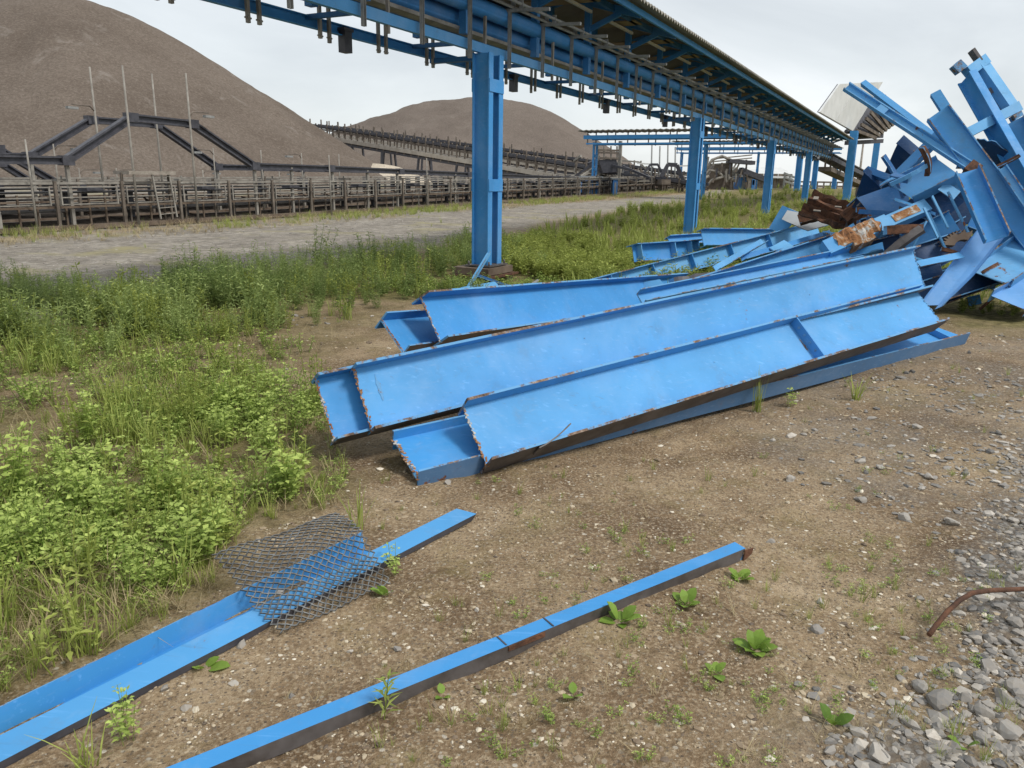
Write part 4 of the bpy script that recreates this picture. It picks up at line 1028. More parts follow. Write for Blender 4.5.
member('F', (776, 217), 13.2, (792, 224), 13.0, 0.42, 0.012, (-0.7, -0.6, 0.35), 'blue', 'blue plate standing on edge beside the pale bent sheet', name='plate_scrap', skew=(0, .3))
member('F', (786, 214), 13.0, (818, 228), 12.4, 0.40, 0.012, (0.15, -0.75, 0.65), 'greyclad', 'pale grey bent sheet lying on the far end of the long slim beam', name='plate_scrap', skew=(-.7, .1), wob=.01)
member('F', (818, 236), 12.2, (850, 240), 11.8, 0.30, 0.012, (0.1, -0.7, 0.7), 'blue', 'blue sheet scrap sagging beneath the dark rust lump', name='plate_scrap', wob=.015)

# rust lump: corrugated, eaten-through section
def rust_lump():
    a, c = P(806, 206, 12.0), P(862, 226, 11.4); ax = unit(c - a); n = unit(np.cross(ax, unit((-.2, -.75, .6)))); u = np.cross(ax, n)
    n = unit((-.2, -.75, .6) - ax * (ax @ np.array((-.2, -.75, .6)))); u = np.cross(n, ax); L = np.linalg.norm(c - a)
    mb = MB(); nu, nv = 26, 12; vs = []
    for i in range(nu):
        for j in range(nv):
            t = i / (nu - 1); w = j / (nv - 1) - .5
            e = 1 + 0.25 * (vnoise(t * 9, w * 3, 5) - .5)
            vs.append(a + ax * L * (t + 0.04 * (vnoise(w * 9, 3, 7) - .5) * (1 if i in (0, nu - 1) else .2)) + u * w * 0.44 * e + n * (0.05 * math.sin(j * 1.9) + 0.10 * (vnoise(t * 7, w * 7, 11) - .5) + .08))
    m = len(vs); vs += [v - n * 0.03 for v in vs]
    fs = []
    for i in range(nu - 1):
        for j in range(nv - 1):
            p = i * nv + j; fs.append((p, p + nv, p + nv + 1, p + 1)); fs.append((m + p, m + p + 1, m + p + nv + 1, m + p + nv))
    for i in range(nu - 1):
        p = i * nv; fs.append((p, m + p, m + p + nv, p + nv)); p += nv - 1; fs.append((p, p + nv, m + p + nv, m + p))
    for j in range(nv - 1):
        p = j; fs.append((p, p + 1, m + p + 1, m + p)); p = (nu - 1) * nv + j; fs.append((p, m + p, m + p + 1, p + 1))
    o = mb.add(vs, fs).build('corroded_plate', 'rust', loc=a, label='dark brown corrugated lump of rotted steel lying on the scrap', cat='scrap', group=GP)
    for (t, w, sx, sy) in ((.14, .16, .07, .05), (.55, .12, .09, .018), (.88, -.15, .04, .15), (.3, -.3, .10, .02)):
        MB().obox(a + ax * L * t + u * w * .44 + n * .16, ax + u * .3, u - ax * .3, n, sx, sy, .02).build('paint_flake', 'concrete', o)
rust_lump()
member('B', (846, 212), 11.2, (872, 226), 10.9, 0.24, 0.18, (-.2, -.8, .5), 'rust', 'smaller dark rust lump wedged between the corrugated one and the blue plates', name='corroded_block', wob=.05, seg=9)
def rusty_tube():
    o, a, c, ax, u, n = member('B', (836, 246), 9.3, (926, 207), 9.5, 0.16, 0.14, (-.1, -.8, .6), 'blue_pale', 'pale box section streaked with orange rust, lying across the middle of the scrap', name='box_section')
    q = a * .72 + c * .28
    for t, w, hh, sh in ((.12, .30, .20, .02), (.24, .26, .23, -.015), (.36, .24, .19, .02)):
        c0 = a * (1 - t) + c * t + u * sh
        MB().sweep([(-.085, -hh / 2), (.08, -hh / 2), (.1, 0), (.085, hh / 2), (-.085, hh / 2)], c0 - ax * w / 2, c0 + ax * w / 2, n, u, seg=7, wob=.022, jag=.03, mi=0, edgemi=0).build('rust_scale', 'rust_pale', o)
    sub(o, 'patch_plate', 'rust_pale', a * .25 + c * .75 + n * .072, ax, u, n, .34, .1, .012)
    sub(o, 'end_collar', 'blue', a - ax * .05, ax, u, n, .2, .19, .17)
    sub(o, 'middle_collar', 'blue_pale', a * .5 + c * .5, ax, u, n, .14, .19, .17)
rusty_tube()

# tall members sticking out of the heap
o = member('C', (846, 88), 10.4, (972, 170), 9.4, 0.115, 0.06, (-.3, -.75, .55), 'blue_pale', 'longest slim blue channel sticking out of the heap up to the left', jag=.004)
sub(o[0], 'rusty_end', 'rust', o[2], o[3], o[4], o[5], .13, .15, .14)
sub(o[0], 'flange_patch', 'edge', o[1] * .7 + o[2] * .3 + o[5] * .03, o[3], o[4], o[5], .12, .09, .05)
member('B', (863, 83), 10.9, (946, 146), 9.9, 0.075, 0.06, (-.3, -.75, .55), 'blue', 'thinner blue bar running just above the longest slim channel')
member('I', (938, 113), 9.7, (1054, 268), 9.0, 0.27, 0.14, (-.5, -.75, .35), 'blue', 'broad blue beam leaning down to the right through the middle of the heap', wob=.004)
member('B', (935, 93), 10.4, (985, 172), 10.0, 0.12, 0.08, (-.4, -.8, .4), 'blue', 'blue box beam with a square end rising just behind the broad leaning beam')
member('I', (1002, 168), 9.3, (1066, 262), 8.7, 0.10, 0.10, (-.5, -.7, .5), 'blue_pale', 'slim pale blue beam lying right against the broad leaning beam')
def leaning_column():
    R = empty('battened_stanchion', P(1040, 225, 10.6), 'leaning blue stanchion of two beams joined by crossplates, highest in the heap', 'stanchion')
    def mem(nm, p0, Y0, p1, Y1, h, b, n, mt, kind='I', jag=.004):
        a = P(*p0, Y0); c = P(*p1, Y1); ax = unit(c - a); n = unit(n); u = unit(np.cross(n, ax)); n = np.cross(ax, u)
        pr, e = I_prof(h, b, .014, .018) if kind == 'I' else ([(-b / 2, -h / 2), (b / 2, -h / 2), (b / 2, h / 2), (-b / 2, h / 2)], ())
        MB().sweep(pr, a, c, n, u, seg=4, edge=(), jag=jag, edgemi=0).build(nm, [mt, 'edge'], R)
    mem('chord', (967, 77), 11.4, (1048, 220), 10.2, 0.27, 0.12, (-.95, -.2, -.25), 'blue_clean')
    mem('chord', (978, 60), 11.5, (1014, 112), 11.2, 0.17, 0.12, (.35, -.9, .25), 'blue_pale', 'B')
    mem('inner_bar', (971, 68), 11.6, (1003, 120), 11.35, 0.04, 0.10, (.35, -.9, .25), 'blue_clean', 'B')
    mem('batten', (962, 136), 10.9, (1018, 107), 11.1, 0.13, 0.12, (.1, -.9, .35), 'blue_pale', 'B')
    mem('batten', (967, 73), 11.4, (985, 60), 11.5, 0.14, 0.14, (.1, -.9, .35), 'blue_pale', 'B')
    mem('middle_tie', (986, 94), 11.4, (996, 88), 11.4, 0.08, 0.18, (.1, -.9, .35), 'dark', 'B')
    mem('end_plate', (954, 71), 11.4, (962, 64), 11.4, 0.13, 0.14, (.1, -.9, .35), 'edge', 'B')
    mem('end_plate', (974, 57), 11.5, (977, 55), 11.5, 0.2, 0.14, (.1, -.9, .35), 'bare', 'B')
    mem('end_plate', (1012, 119), 11.0, (1020, 114), 11.0, 0.07, 0.14, (.1, -.9, .35), 'edge', 'B')
leaning_column()
cut_plate([(974, 143, 10.9), (997, 139, 10.8), (1030, 170, 10.7), (1065, 245, 11.2), (1030, 240, 11.3), (992, 176, 11.3)], 'blue_heap_shade', 'large shade-darkened blue plate standing behind the leaning stanchion at the right edge', name='steel_plate')
member('I', (1012, 122), 11.6, (1070, 250), 10.8, 0.3, 0.2, (-.6, -.7, .3), 'blue', 'blue beam half hidden at the right edge behind the leaning stanchion')
# plates and webs at the left of the heap
cut_plate([(877, 187, 11.4), (901, 138, 10.6), (915, 157, 10.5), (909, 173, 10.9), (890, 192, 11.3)], 'blue_heap_shade', 'blue web plate darkened for shade, standing up to a point, left of the middle', flange=(1, .16))
cut_plate([(852, 207, 11.1), (866, 169, 10.5), (881, 188, 10.5), (877, 204, 10.9), (864, 214, 11.0)], 'blue_heap_shade', 'shade-darkened blue jagged plate beside the corroded lump', flange=(1, .1))
member('F', (868, 210), 10.1, (908, 196), 10.0, 0.42, 0.014, (-.3, -.8, .45), 'blue_deep_shade', 'mid blue sheet slumped below the dark upright plates', name='web_plate', skew=(-.3, .2))
member('I', (901, 192), 9.7, (949, 168), 9.5, 0.40, 0.16, (-.25, -.68, .68), 'blue', 'bright blue short girder lying across the heap with its web up', name='short_girder', skew=(-.4, -.3))
member('L', (897, 186), 10.1, (946, 138), 9.9, 0.16, 0.12, (-.4, -.75, .5), 'blue', 'blue angle rising behind the bright short girder', name='angle_brace')
member('L', (884, 172), 10.9, (846, 206), 10.9, 0.03, 0.03, (0, -1, .2), 'bare', 'thin bare rod slanting over the dark plates', name='steel_rod')
member('L', (888, 176), 10.8, (856, 206), 10.8, 0.03, 0.03, (0, -1, .2), 'bare', 'second thin rod slanting just below the first', name='steel_rod')
# centre and right of the heap
o = member('C', (966, 172), 9.1, (996, 240), 8.6, 0.26, 0.10, (-.35, -.72, .6), 'blue_clean', 'wide blue channel web sloping down in the centre right of the heap', name='channel', tf=.016)
member('F', (942, 186), 9.4, (957, 196), 9.3, 0.16, 0.012, (0, -.8, .6), 'blue_pale', 'small pale blue plate hooked on the bright short girder', name='gusset_plate')
member('F', (920, 190), 9.7, (950, 214), 9.4, 0.40, 0.014, (-.4, -.85, .1), 'blue_heap_shade', 'shade-darkened blue plate deep inside the heap under the short girder', name='web_plate')
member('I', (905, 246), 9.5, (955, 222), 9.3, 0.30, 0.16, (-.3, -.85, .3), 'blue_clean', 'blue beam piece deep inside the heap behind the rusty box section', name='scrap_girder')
member('I', (880, 268), 9.0, (948, 246), 9.3, 0.24, 0.16, (-.1, -.85, .4), 'blue_heap_shade', 'shade-darkened beam piece low in the heap just past the topmost girder')
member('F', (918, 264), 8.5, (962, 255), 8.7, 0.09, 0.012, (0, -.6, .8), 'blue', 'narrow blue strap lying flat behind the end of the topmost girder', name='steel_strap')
member('F', (912, 286), 8.9, (944, 276), 9.0, 0.30, 0.012, (-.2, -.9, .2), 'blue_heap_shade', 'shade-darkened blue plate behind the narrow strap', name='web_plate')
for k, (x0, y0, x1, y1, lb) in enumerate(((924, 208, 938, 238, 'thin blue rod hanging down left in the heap'), (932, 196, 948, 228, 'thin blue rod crossing the heart of the heap'), (928, 212, 946, 250, 'longest thin rod in the heart of the heap'), (948, 192, 968, 232, 'thin rod below the small pale plate'), (890, 250, 928, 262, 'thin rod lying low behind the girder end'))):
    member('B', (x0, y0), 9.1, (x1, y1), 8.9, 0.022, 0.022, (0, -1, .2), 'blue_pale', lb, name='steel_rod', wob=0)
def toothed_rim():
    a = P(962, 247, 9.15); ax = unit((1, .2, .25)); n = unit((-.2, -.85, .35)); n = unit(n - ax * (n @ ax)); u = np.cross(n, ax)
    vs = []; fs = []; N_ = 44; r0, r1, r2 = .08, .17, .20
    for i in range(N_):
        t = PI * .62 * i / (N_ - 1) + .75; rr = r2 if (i // 2) % 2 else r1
        for r, z in ((r0, .03), (rr, .03), (rr, -.03), (r0, -.03)): vs.append(a + ax * math.cos(t) * r * 1.4 + u * math.sin(t) * r + n * z)
    for i in range(N_ - 1):
        for k in range(4): fs.append((i * 4 + k, i * 4 + (k + 1) % 4, i * 4 + 4 + (k + 1) % 4, i * 4 + 4 + k))
    fs += [(3, 2, 1, 0), tuple((N_ - 1) * 4 + k for k in range(4))]
    MB().add(vs, fs).build('toothed_ring', 'rustgrime', loc=a, label='brown dusty toothed rim piece half buried in the centre of the heap', cat='ring', group=GP)
toothed_rim()
# curled violet-blue sheet at the front and the girders at the right edge
def curled_sheet():
    a, c = P(934, 306, 8.45), P(991, 234, 8.85); ax = unit(c - a); L = np.linalg.norm(c - a)
    n = unit((-.15, -.7, .7)); n = unit(n - ax * (n @ ax)); u = np.cross(n, ax); W_ = .21
    prof = [(-.50, .07), (-.49, .02), (-.45, 0), (-.2, -.01), (.1, -.02), (.35, -.01), (.46, .02), (.5, .05)]
    vs = []; ns = 16
    for i in range(ns):
        t = i / (ns - 1)
        for (w, z) in prof:
            jj = (random.uniform(-.05, .05) if i in (0, ns - 1) else 0)
            ww = w if w < .3 or t > .45 else w - .22 * (1 - t / .45) * random.uniform(.7, 1.1)
            vs.append(a + ax * (L * t + jj) - u * ww * W_ * (1 + .1 * t) * 1.2 + n * z)
    m = len(vs); vs += [v - n * .008 for v in vs]; k = len(prof); fs = []; ms = []
    for i in range(ns - 1):
        for j in range(k - 1):
            p = i * k + j; fs += [(p, p + k, p + k + 1, p + 1), (m + p, m + p + 1, m + p + k + 1, m + p + k)]; ms += [0, 0]
    for i in range(ns - 1):
        p = i * k; fs.append((p, m + p, m + p + k, p + k)); p += k - 1; fs.append((p, p + k, m + p + k, m + p)); ms += [1, 1]
    for j in range(k - 1):
        p = j; fs.append((p, p + 1, m + p + 1, m + p)); p = (ns - 1) * k + j; fs.append((p, m + p, m + p + 1, p + 1)); ms += [1, 1]
    MB().add(vs, fs, ms).build('curled_sheet', ['blue_violet', 'edge'], loc=a, label='violet blue bent sheet with rolled edge leaning at the front of the heap', cat='sheet', group=GP)
curled_sheet()
member('I', (990, 278), 8.8, (1068, 222), 9.4, 0.44, 0.18, (-.3, -.65, .7), 'blue_pale', 'faded blue girder with a rust spot leaning at the right edge of the heap', name='short_girder', skew=(-.25, 0))
member('I', (1008, 303), 8.5, (1080, 262), 9.0, 0.37, 0.18, (-.3, -.65, .7), 'blue_violet', 'violet blue girder end lowest at the right edge', name='short_girder', skew=(-.3, 0))
member('F', (968, 302), 9.3, (981, 299), 9.3, 0.14, 0.01, (-.3, -.6, .7), 'blue', 'small square blue plate lying on the grass before the heap', name='plate_scrap', skew=(.3, .4))
member('B', (980, 309), 8.9, (1006, 287), 8.7, 0.02, 0.03, (0, -1, 0), 'rust', 'rusty bent strip sticking out below the faded girder', name='rusty_strip')
member('I', (905, 300), 8.8, (1000, 270), 9.2, 0.3, 0.2, (-.1, -.9, .3), 'blue_heap_shade', 'girder coloured dark for the shade under the heap')
member('I', (1000, 250), 9.4, (1075, 235), 9.4, 0.4, 0.2, (-.3, -.9, .3), 'blue_heap_shade', 'shade-darkened girder holding up the right of the heap from beneath')
member('F', (1010, 210), 9.3, (1062, 300), 9.0, 0.5, 0.014, (-.6, -.75, .25), 'blue', 'broad blue plate under the slim pale beam at the right edge', name='steel_plate')
for k, (x0, y0, Y0, x1, y1, Y1, h, mt, lb) in enumerate((  # fillers, mostly coloured dark to stand for shade in the heap's gaps
    (862, 232, 10.6, 935, 214, 10.4, .34, 'blue_heap_shade', 'shade-darkened girder lying deep behind the rusty box section'), (858, 256, 9.8, 925, 240, 9.9, .3, 'blue_heap_shade', 'shade-darkened girder half hidden under the rusty box'),
    (900, 270, 9.6, 968, 232, 9.8, .4, 'blue_heap_shade', 'shade-darkened plate girder closing the heart of the heap behind the toothed ring'), (925, 220, 10.2, 985, 200, 10.2, .45, 'blue_heap_shade', 'shade-darkened girder deep below the broad leaning beam'),
    (935, 290, 9.4, 1010, 262, 9.4, .4, 'blue_heap_shade', 'shade-darkened girder behind the violet blue bent sheet'), (845, 228, 11.3, 905, 236, 10.8, .3, 'dark', 'filler beam coloured dark for the shade under the corrugated rust lump'),
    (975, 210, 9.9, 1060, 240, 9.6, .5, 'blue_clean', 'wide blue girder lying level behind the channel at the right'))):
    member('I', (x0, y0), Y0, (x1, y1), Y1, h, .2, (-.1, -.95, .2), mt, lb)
member('F', (905, 262), 9.0, (926, 222), 9.3, .02, .02, (0, -1, .2), 'blue_pale', 'short thin rod standing left of the others in the heart of the heap', name='steel_rod')
# tangle of narrow bars, angles and brackets inside the heap
TL_ = {'blue_deep_shade': 'narrow shade-darkened blue bar tangled in the heart of the heap', 'blue': 'narrow bright blue bar tangled in the heart of the heap', 'blue_pale': 'narrow faded blue bar tangled in the heart of the heap', 'rust': 'narrow rusty brown bar tangled in the heart of the heap', 'bare': 'narrow bare grey bar tangled in the heart of the heap'}
def tangle(k):
    while True:
        x, y = random.uniform(852, 1010), random.uniform(150, 292)
        if y > 150 + max(0, (900 - x)) * 1.1 and y > 165 - (x - 900) * .2 and not (x < 925 and y > 262): break
    Y = 9.25 + random.uniform(-.25, .5) - (y - 220) * .006 + (.9 if x < 890 else 0); a = random.choice([-.6, -.45, .5, .95, 1.2, -1.1, .15]) + random.uniform(-.2, .2); l = random.uniform(9, 26)
    mt = random.choice(['blue_deep_shade', 'blue_deep_shade', 'blue_deep_shade', 'blue_deep_shade', 'rust', 'bare', 'blue'])
    kind = random.choice('LLCBB'); w = random.uniform(.035, .10)
    member(kind, (x - math.cos(a) * l, y - math.sin(a) * l), Y + random.uniform(-.15, .15), (x + math.cos(a) * l, y + math.sin(a) * l), Y + random.uniform(-.15, .15), w, w * random.uniform(.5, 1), (random.uniform(-.6, .2), -.8, random.uniform(0, .6)), mt, TL_[mt], name='narrow_bar', bend=random.uniform(-.06, .06), tf=.008, group='narrow bars tangled in the scrap heap')
for k in range(24): tangle(k)
for k, (x0, y0, Y0, x1, y1, Y1, h, b, mt, lb) in enumerate((
    (800, 226, 12.4, 826, 219, 12.3, .2, .1, 'rust', 'rusty brown strip lying left under the corrugated lump'), (826, 214, 12.2, 858, 238, 11.2, .16, .12, 'rust', 'rusty brown bar crossing below the corrugated lump'),
    (838, 250, 9.9, 862, 236, 9.9, .2, .12, 'blue_pale', 'pale blue bracket beside the rust scales of the box section'), (868, 222, 10.6, 892, 236, 10.2, .12, .1, 'rust', 'rusty bracket between the dark plates and the box section'),
    (824, 238, 11.4, 862, 250, 10.4, .14, .1, 'blue_deep_shade', 'dark blue angle running under the smaller rust lump'), (846, 262, 9.4, 884, 252, 9.2, .12, .1, 'blue', 'blue angle lying along the end of the topmost girder'),
    (955, 126, 10.2, 968, 160, 9.8, .08, .08, 'rust', 'rusty bar standing between the slim channel and the box beam'))):
    member('L', (x0, y0), Y0, (x1, y1), Y1, h, b, (-.2, -.85, .5), mt, lb, name='bent_bracket', wob=.012, seg=8)
# loose strips against the plinth
member('L', (469, 291), 11.3, (491, 254), 12.0, 0.07, 0.05, (-.3, -.9, .3), 'blue_pale', 'pale blue strip leaning against the plinth of the nearest column', name='angle_strip', group='blue strips by the plinth')
member('L', (475, 277), 11.8, (520, 293), 11.2, 0.06, 0.05, (-.2, -.8, .6), 'blue_deep_shade', 'dark blue strip lying before the plinth', name='angle_strip', group='blue strips by the plinth')
member('L', (466, 294), 10.9, (500, 288), 11.2, 0.16, 0.05, (0, -.5, .85), 'blue_pale', 'broad blue strip lying flat in the weeds below the plinth', name='angle_strip', group='blue strips by the plinth')
member('B', (518, 293), 11.0, (538, 280), 11.4, 0.03, 0.03, (0, -1, 0), 'galv', 'pale thin rod sticking up in the weeds right of the plinth', name='steel_rod', group='blue strips by the plinth')

# ------------------------------------------------------------------ foreground: angle profiles, expanded metal, bent rod
GA = 'blue angle profiles lying in the foreground'
def angle(a, b, top, drop, label, top_m, side_m, tilt=0.0, seg=14, notch=None):
    """top leg level, the other leg hanging down on the near side"""
    a = np.asarray(a, float); b = np.asarray(b, float); ax = unit(b - a); near = unit(np.cross(ax, UP))
    t = math.radians(tilt); n = near * math.cos(t) - UP * math.sin(t); u = UP * math.cos(t) + near * math.sin(t)
    th = 0.006
    pr = [(-top, 0), (0, 0), (0, -drop), (-th, -drop), (-th, -th), (-top, -th)]
    vs = []; fs = []; ms = []; k = len(pr); L = np.linalg.norm(b - a)
    for i in range(seg + 1):
        s = i / seg
        for j, (x, y) in enumerate(pr):
            w = random.uniform(-.0025, .0025)
            vs.append(a + ax * L * s + n * (x + w) + u * (y + w * .6) + ax * ((random.uniform(-.02, .02)) if i in (0, seg) else 0))
    for i in range(seg):
        for j in range(k):
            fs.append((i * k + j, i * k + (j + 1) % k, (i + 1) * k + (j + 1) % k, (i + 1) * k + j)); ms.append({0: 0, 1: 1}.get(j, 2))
    fs += [tuple(range(k))[::-1], tuple(seg * k + j for j in range(k))]; ms += [2, 2]
    return MB().add(vs, fs, ms).build('angle_profile', [top_m, side_m, 'edge'], loc=a, label=label, cat='profile', group=GA), ax, n, u
def Gz(x, y, z):
    r = ray(x, y); return cC + r * ((z - CAMH) / r[2])
# nearer pair, left
q0, q1 = Gz(-60, 793, .032), Gz(474, 515, .03)
angle(q0, q1, 0.100, 0.028, 'wide bright blue flat-topped profile at the left, under the expanded metal', 'blue', 'dark', tilt=6)  # near leg coloured dark to paint the thin shadow along the edge
q0, q1 = Gz(-60, 735, .085), Gz(361, 532, .085)
ax_ = unit(q1 - q0); nr_ = unit(np.cross(ax_, UP)); uu = unit(UP - nr_ * .12); nn = np.cross(ax_, uu)
pr, e = L_prof(0.088, 0.05, 0.006)
MB().sweep(pr, q0 - uu * .088, q1 - uu * .088, nn, uu, seg=12, edge=e, jag=.01, wob=.0015).build('angle_profile', ['blue_clean', 'edge'], loc=q0, label='darker blue profile standing on edge behind the wide one at the left', cat='profile', group=GA)
q0, q1 = Gz(140, 796, .053), Gz(744, 549, .050)
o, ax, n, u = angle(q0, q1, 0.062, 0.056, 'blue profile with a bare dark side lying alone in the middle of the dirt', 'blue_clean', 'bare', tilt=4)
q = q1 - u * .03 + n * .003
MB().hexa([q - u * .03, q - u * .03 + n * .005, q + u * .026 + n * .005, q + u * .026, q - u * .004 + ax * .055, q - u * .004 + n * .005 + ax * .055, q + u * .022 + n * .005 + ax * .06, q + u * .022 + ax * .06]).build('torn_tip', 'rust', o)
for t in (.475, .56):
    q = q0 + (q1 - q0) * t
    MB().obox(q + u * .002 - n * .03, ax + n * .4, n, u, .006, .055, .003).build('burn_mark', 'dark', o)
q = q0 + (q1 - q0) * .51
MB().obox(q + n * .0035 - u * .012, ax, n, u, .16, .004, .02).build('torch_cut', 'rust', o)

def expanded_metal():
    L_ = [(212, 556, .16), (226, 572, .15), (240, 589, .115), (256, 608, .055), (266, 620, .045), (281, 635, .015)]
    R_ = [(336, 514, .15), (350, 519, .14), (362, 530, .108), (375, 556, .052), (381, 566, .042), (391, 584, .014)]
    V = (0, .22, .45, .68, .82, 1.0)
    Lp = [Gz(*p) for p in L_]; Rp = [Gz(*p) for p in R_]
    def at(P_, v):
        for i in range(len(V) - 1):
            if v <= V[i + 1] + 1e-9:
                t = (v - V[i]) / (V[i + 1] - V[i]); return P_[i] * (1 - t) + P_[i + 1] * t
        return P_[-1]
    def pt(c, v):
        v = min(max(v, 0), 1); q = at(Lp, v) * (1 - c) + at(Rp, v) * c
        return q + UP * (.006 * math.sin(c * 9 + v * 7) + .004)
    rows, cols = 29, 15; mb = MB(); dv = 1 / rows
    for r in range(rows + 1):
        pts = []
        for c in range(cols * 2 + 1):
            tri = 0.5 if c % 2 else -0.5
            pts.append(pt((c + .6 * math.sin(r * 2.1)  * .3) / (cols * 2), (r + (tri if r % 2 == 0 else -tri)) * dv))
        for i in range(len(pts) - 1): mb.bar(pts[i], pts[i + 1], 0.0034, 0.0068, up=(0.15, -0.5, 0.8))
    mb.build('expanded_metal_sheet', 'meshsteel', loc=Lp[3], label='grey expanded metal sheet with diamond openings draped over the left profiles', cat='mesh')
expanded_metal()
def bent_rod():
    pts = [P(929, 635, 2.46), P(938, 623, 2.5), P(948, 611, 2.54), P(960, 600, 2.58), (P(972, 593, 2.62)), P(990, 590.5, 2.66), P(1024, 589, 2.72), P(1070, 589, 2.8), P(1150, 600, 2.92)]
    pts[-1][2] = float(gz(*pts[-1][:2])) + .01
    pts2 = []
    for i in range(len(pts) - 1):
        for t in (0, .5): pts2.append(pts[i] * (1 - t) + pts[i + 1] * t)
    pts2.append(pts[-1])
    MB().tube(pts2, 0.0095, 9).build('bent_rod', 'rust', loc=pts[0], label='rusty brown bent steel rod sticking in from the right over the stones', cat='rod')
bent_rod()
# ------------------------------------------------------------------ plants
def Gv(x, y):
    r = cF[None] * FPX + cR[None] * (x - 512)[:, None] - cU[None] * (y - 384)[:, None]
    z = np.zeros(len(x)); r2 = np.minimum(r[:, 2], -1e-3)
    for _ in range(14):
        p = cC[None] + r * ((z - CAMH) / r2)[:, None]
        z = 0.5 * z + 0.5 * gz(p[:, 0], np.clip(p[:, 1], 0, 200))
    return p[:, :2]
def sample_view(n, x0, x1, y0, y1):
    """ground points spread with more of them near the camera, as a walker would notice plants"""
    return Gv(rng.uniform(x0, x1, n), rng.uniform(y0, y1, n))

class Tmpl:
    def __init__(s): s.v = []; s.f = []; s.t = []
    def quad(s, a, b, c, d, t):
        k = len(s.v); s.v += [a, b, c, d]; s.f.append((k, k + 1, k + 2, k + 3)); s.t += [t] * 4
    def leaf(s, base, d, nrm, L, Wd, t, droop=0.15):
        base = np.asarray(base, float); d = unit(d); sd = unit(np.cross(d, nrm)); up = np.cross(sd, d)
        m = base + d * L * .45 + up * L * .06
        tip = base + d * L - up * L * droop
        s.quad(base, m + sd * Wd / 2, tip, m - sd * Wd / 2, t)
    def stem(s, pts, w, t):
        for a, b in zip(pts[:-1], pts[1:]):
            a = np.asarray(a); b = np.asarray(b); d = unit(b - a)
            for x in (np.array([1, 0, 0]), np.array([0, 1, 0])):
                sd = unit(x - d * (x @ d)) * w / 2
                s.quad(a - sd, a + sd, b + sd * .8, b - sd * .8, t)
    def arrays(s): return np.array(s.v, float), np.array(s.f, int), np.array(s.t, float)
rv = lambda: np.array([random.gauss(0, 1), random.gauss(0, 1), random.gauss(0, 1)])
def t_alfalfa(h, ns, leafL, spread=0.35):
    T = Tmpl()
    for k in range(ns):
        a = random.uniform(0, 2 * PI); out = random.uniform(.05, spread); hh = h * random.uniform(.55, 1.05)
        b0 = np.array([math.cos(a), math.sin(a), 0]) * random.uniform(0, .05)
        top = b0 + np.array([math.cos(a) * out, math.sin(a) * out, 1]) * hh
        mid = (b0 + top) / 2 + np.array([math.cos(a), math.sin(a), 0]) * -.03 * hh
        pts = [b0 * (1 - t) ** 2 + 2 * mid * t * (1 - t) + top * t * t for t in np.linspace(0, 1, 5)]
        T.stem(pts, .004, .25)
        n = int(hh / .028)
        for i in range(n):
            t = .22 + .78 * (i + random.random() * .6) / n; t = min(t, 1)
            p = b0 * (1 - t) ** 2 + 2 * mid * t * (1 - t) + top * t * t
            az = i * 2.4 + random.uniform(-.4, .4)
            for q in (-.75, 0, .75):
                d = np.array([math.cos(az + q), math.sin(az + q), random.uniform(-.1, .55) + .6 * (t > .9)])
                L = leafL * random.uniform(.7, 1.25) * (1.0 - .25 * (t > .92))
                T.leaf(p + d * .012, d, (random.gauss(0, .3), random.gauss(0, .3), 1), L, L * .64, random.gauss(.5, .16) + (.16 if t > .75 else -.02))
    return T.arrays()
def t_tall(h, ns, leafL, lw=.24):
    T = Tmpl()
    for k in range(ns):
        a = random.uniform(0, 2 * PI); out = random.uniform(.02, .32); hh = h * random.uniform(.6, 1.08)
        b0 = np.array([math.cos(a), math.sin(a), 0]) * random.uniform(0, .10)
        top = b0 + np.array([math.cos(a) * out, math.sin(a) * out, 1]) * hh
        T.stem([b0, (b0 + top) / 2 + rv() * .01, top], .006, .35)
        n = int(hh / .030)
        for i in range(n):
            t = .12 + .88 * (i + random.random()) / n
            p = b0 + (top - b0) * min(t, 1); az = i * 2.4
            d = np.array([math.cos(az), math.sin(az), random.uniform(.1, .9)]); L = leafL * random.uniform(.6, 1.3) * (1.1 - .45 * t)
            T.leaf(p, d, (random.gauss(0, .4), random.gauss(0, .4), 1), L, L * lw, random.gauss(.42, .17) + .15 * (t > .8))
            if random.random() < .5:
                q = p + unit(d) * L * .5; d2 = d + rv() * .5
                T.leaf(q, d2, rv() * .4 + np.array([0, 0, 1]), L * .7, L * lw * .7, random.gauss(.45, .17))
    return T.arrays()
def t_tuft(h, nb, w, spread=.5, flop=.5, tint=.5):
    T = Tmpl()
    for k in range(nb):
        a = random.uniform(0, 2 * PI); out = random.uniform(.08, spread); hh = h * random.uniform(.45, 1.1)
        b0 = np.array([random.gauss(0, .02), random.gauss(0, .02), 0]); dr = np.array([math.cos(a), math.sin(a), 0]); sd = np.array([-dr[1], dr[0], 0]) * w / 2
        fl = flop * random.uniform(.3, 1)
        pts = [b0 + dr * out * hh * (t + fl * t * t) + np.array([0, 0, hh * (t - .35 * fl * t * t)]) for t in (0, .4, .75, 1)]
        ws = (1, .9, .6, .12); tt = random.gauss(tint, .17)
        for i in range(3): T.quad(pts[i] - sd * ws[i], pts[i] + sd * ws[i], pts[i + 1] + sd * ws[i + 1], pts[i + 1] - sd * ws[i + 1], tt + .06 * i)
    return T.arrays()
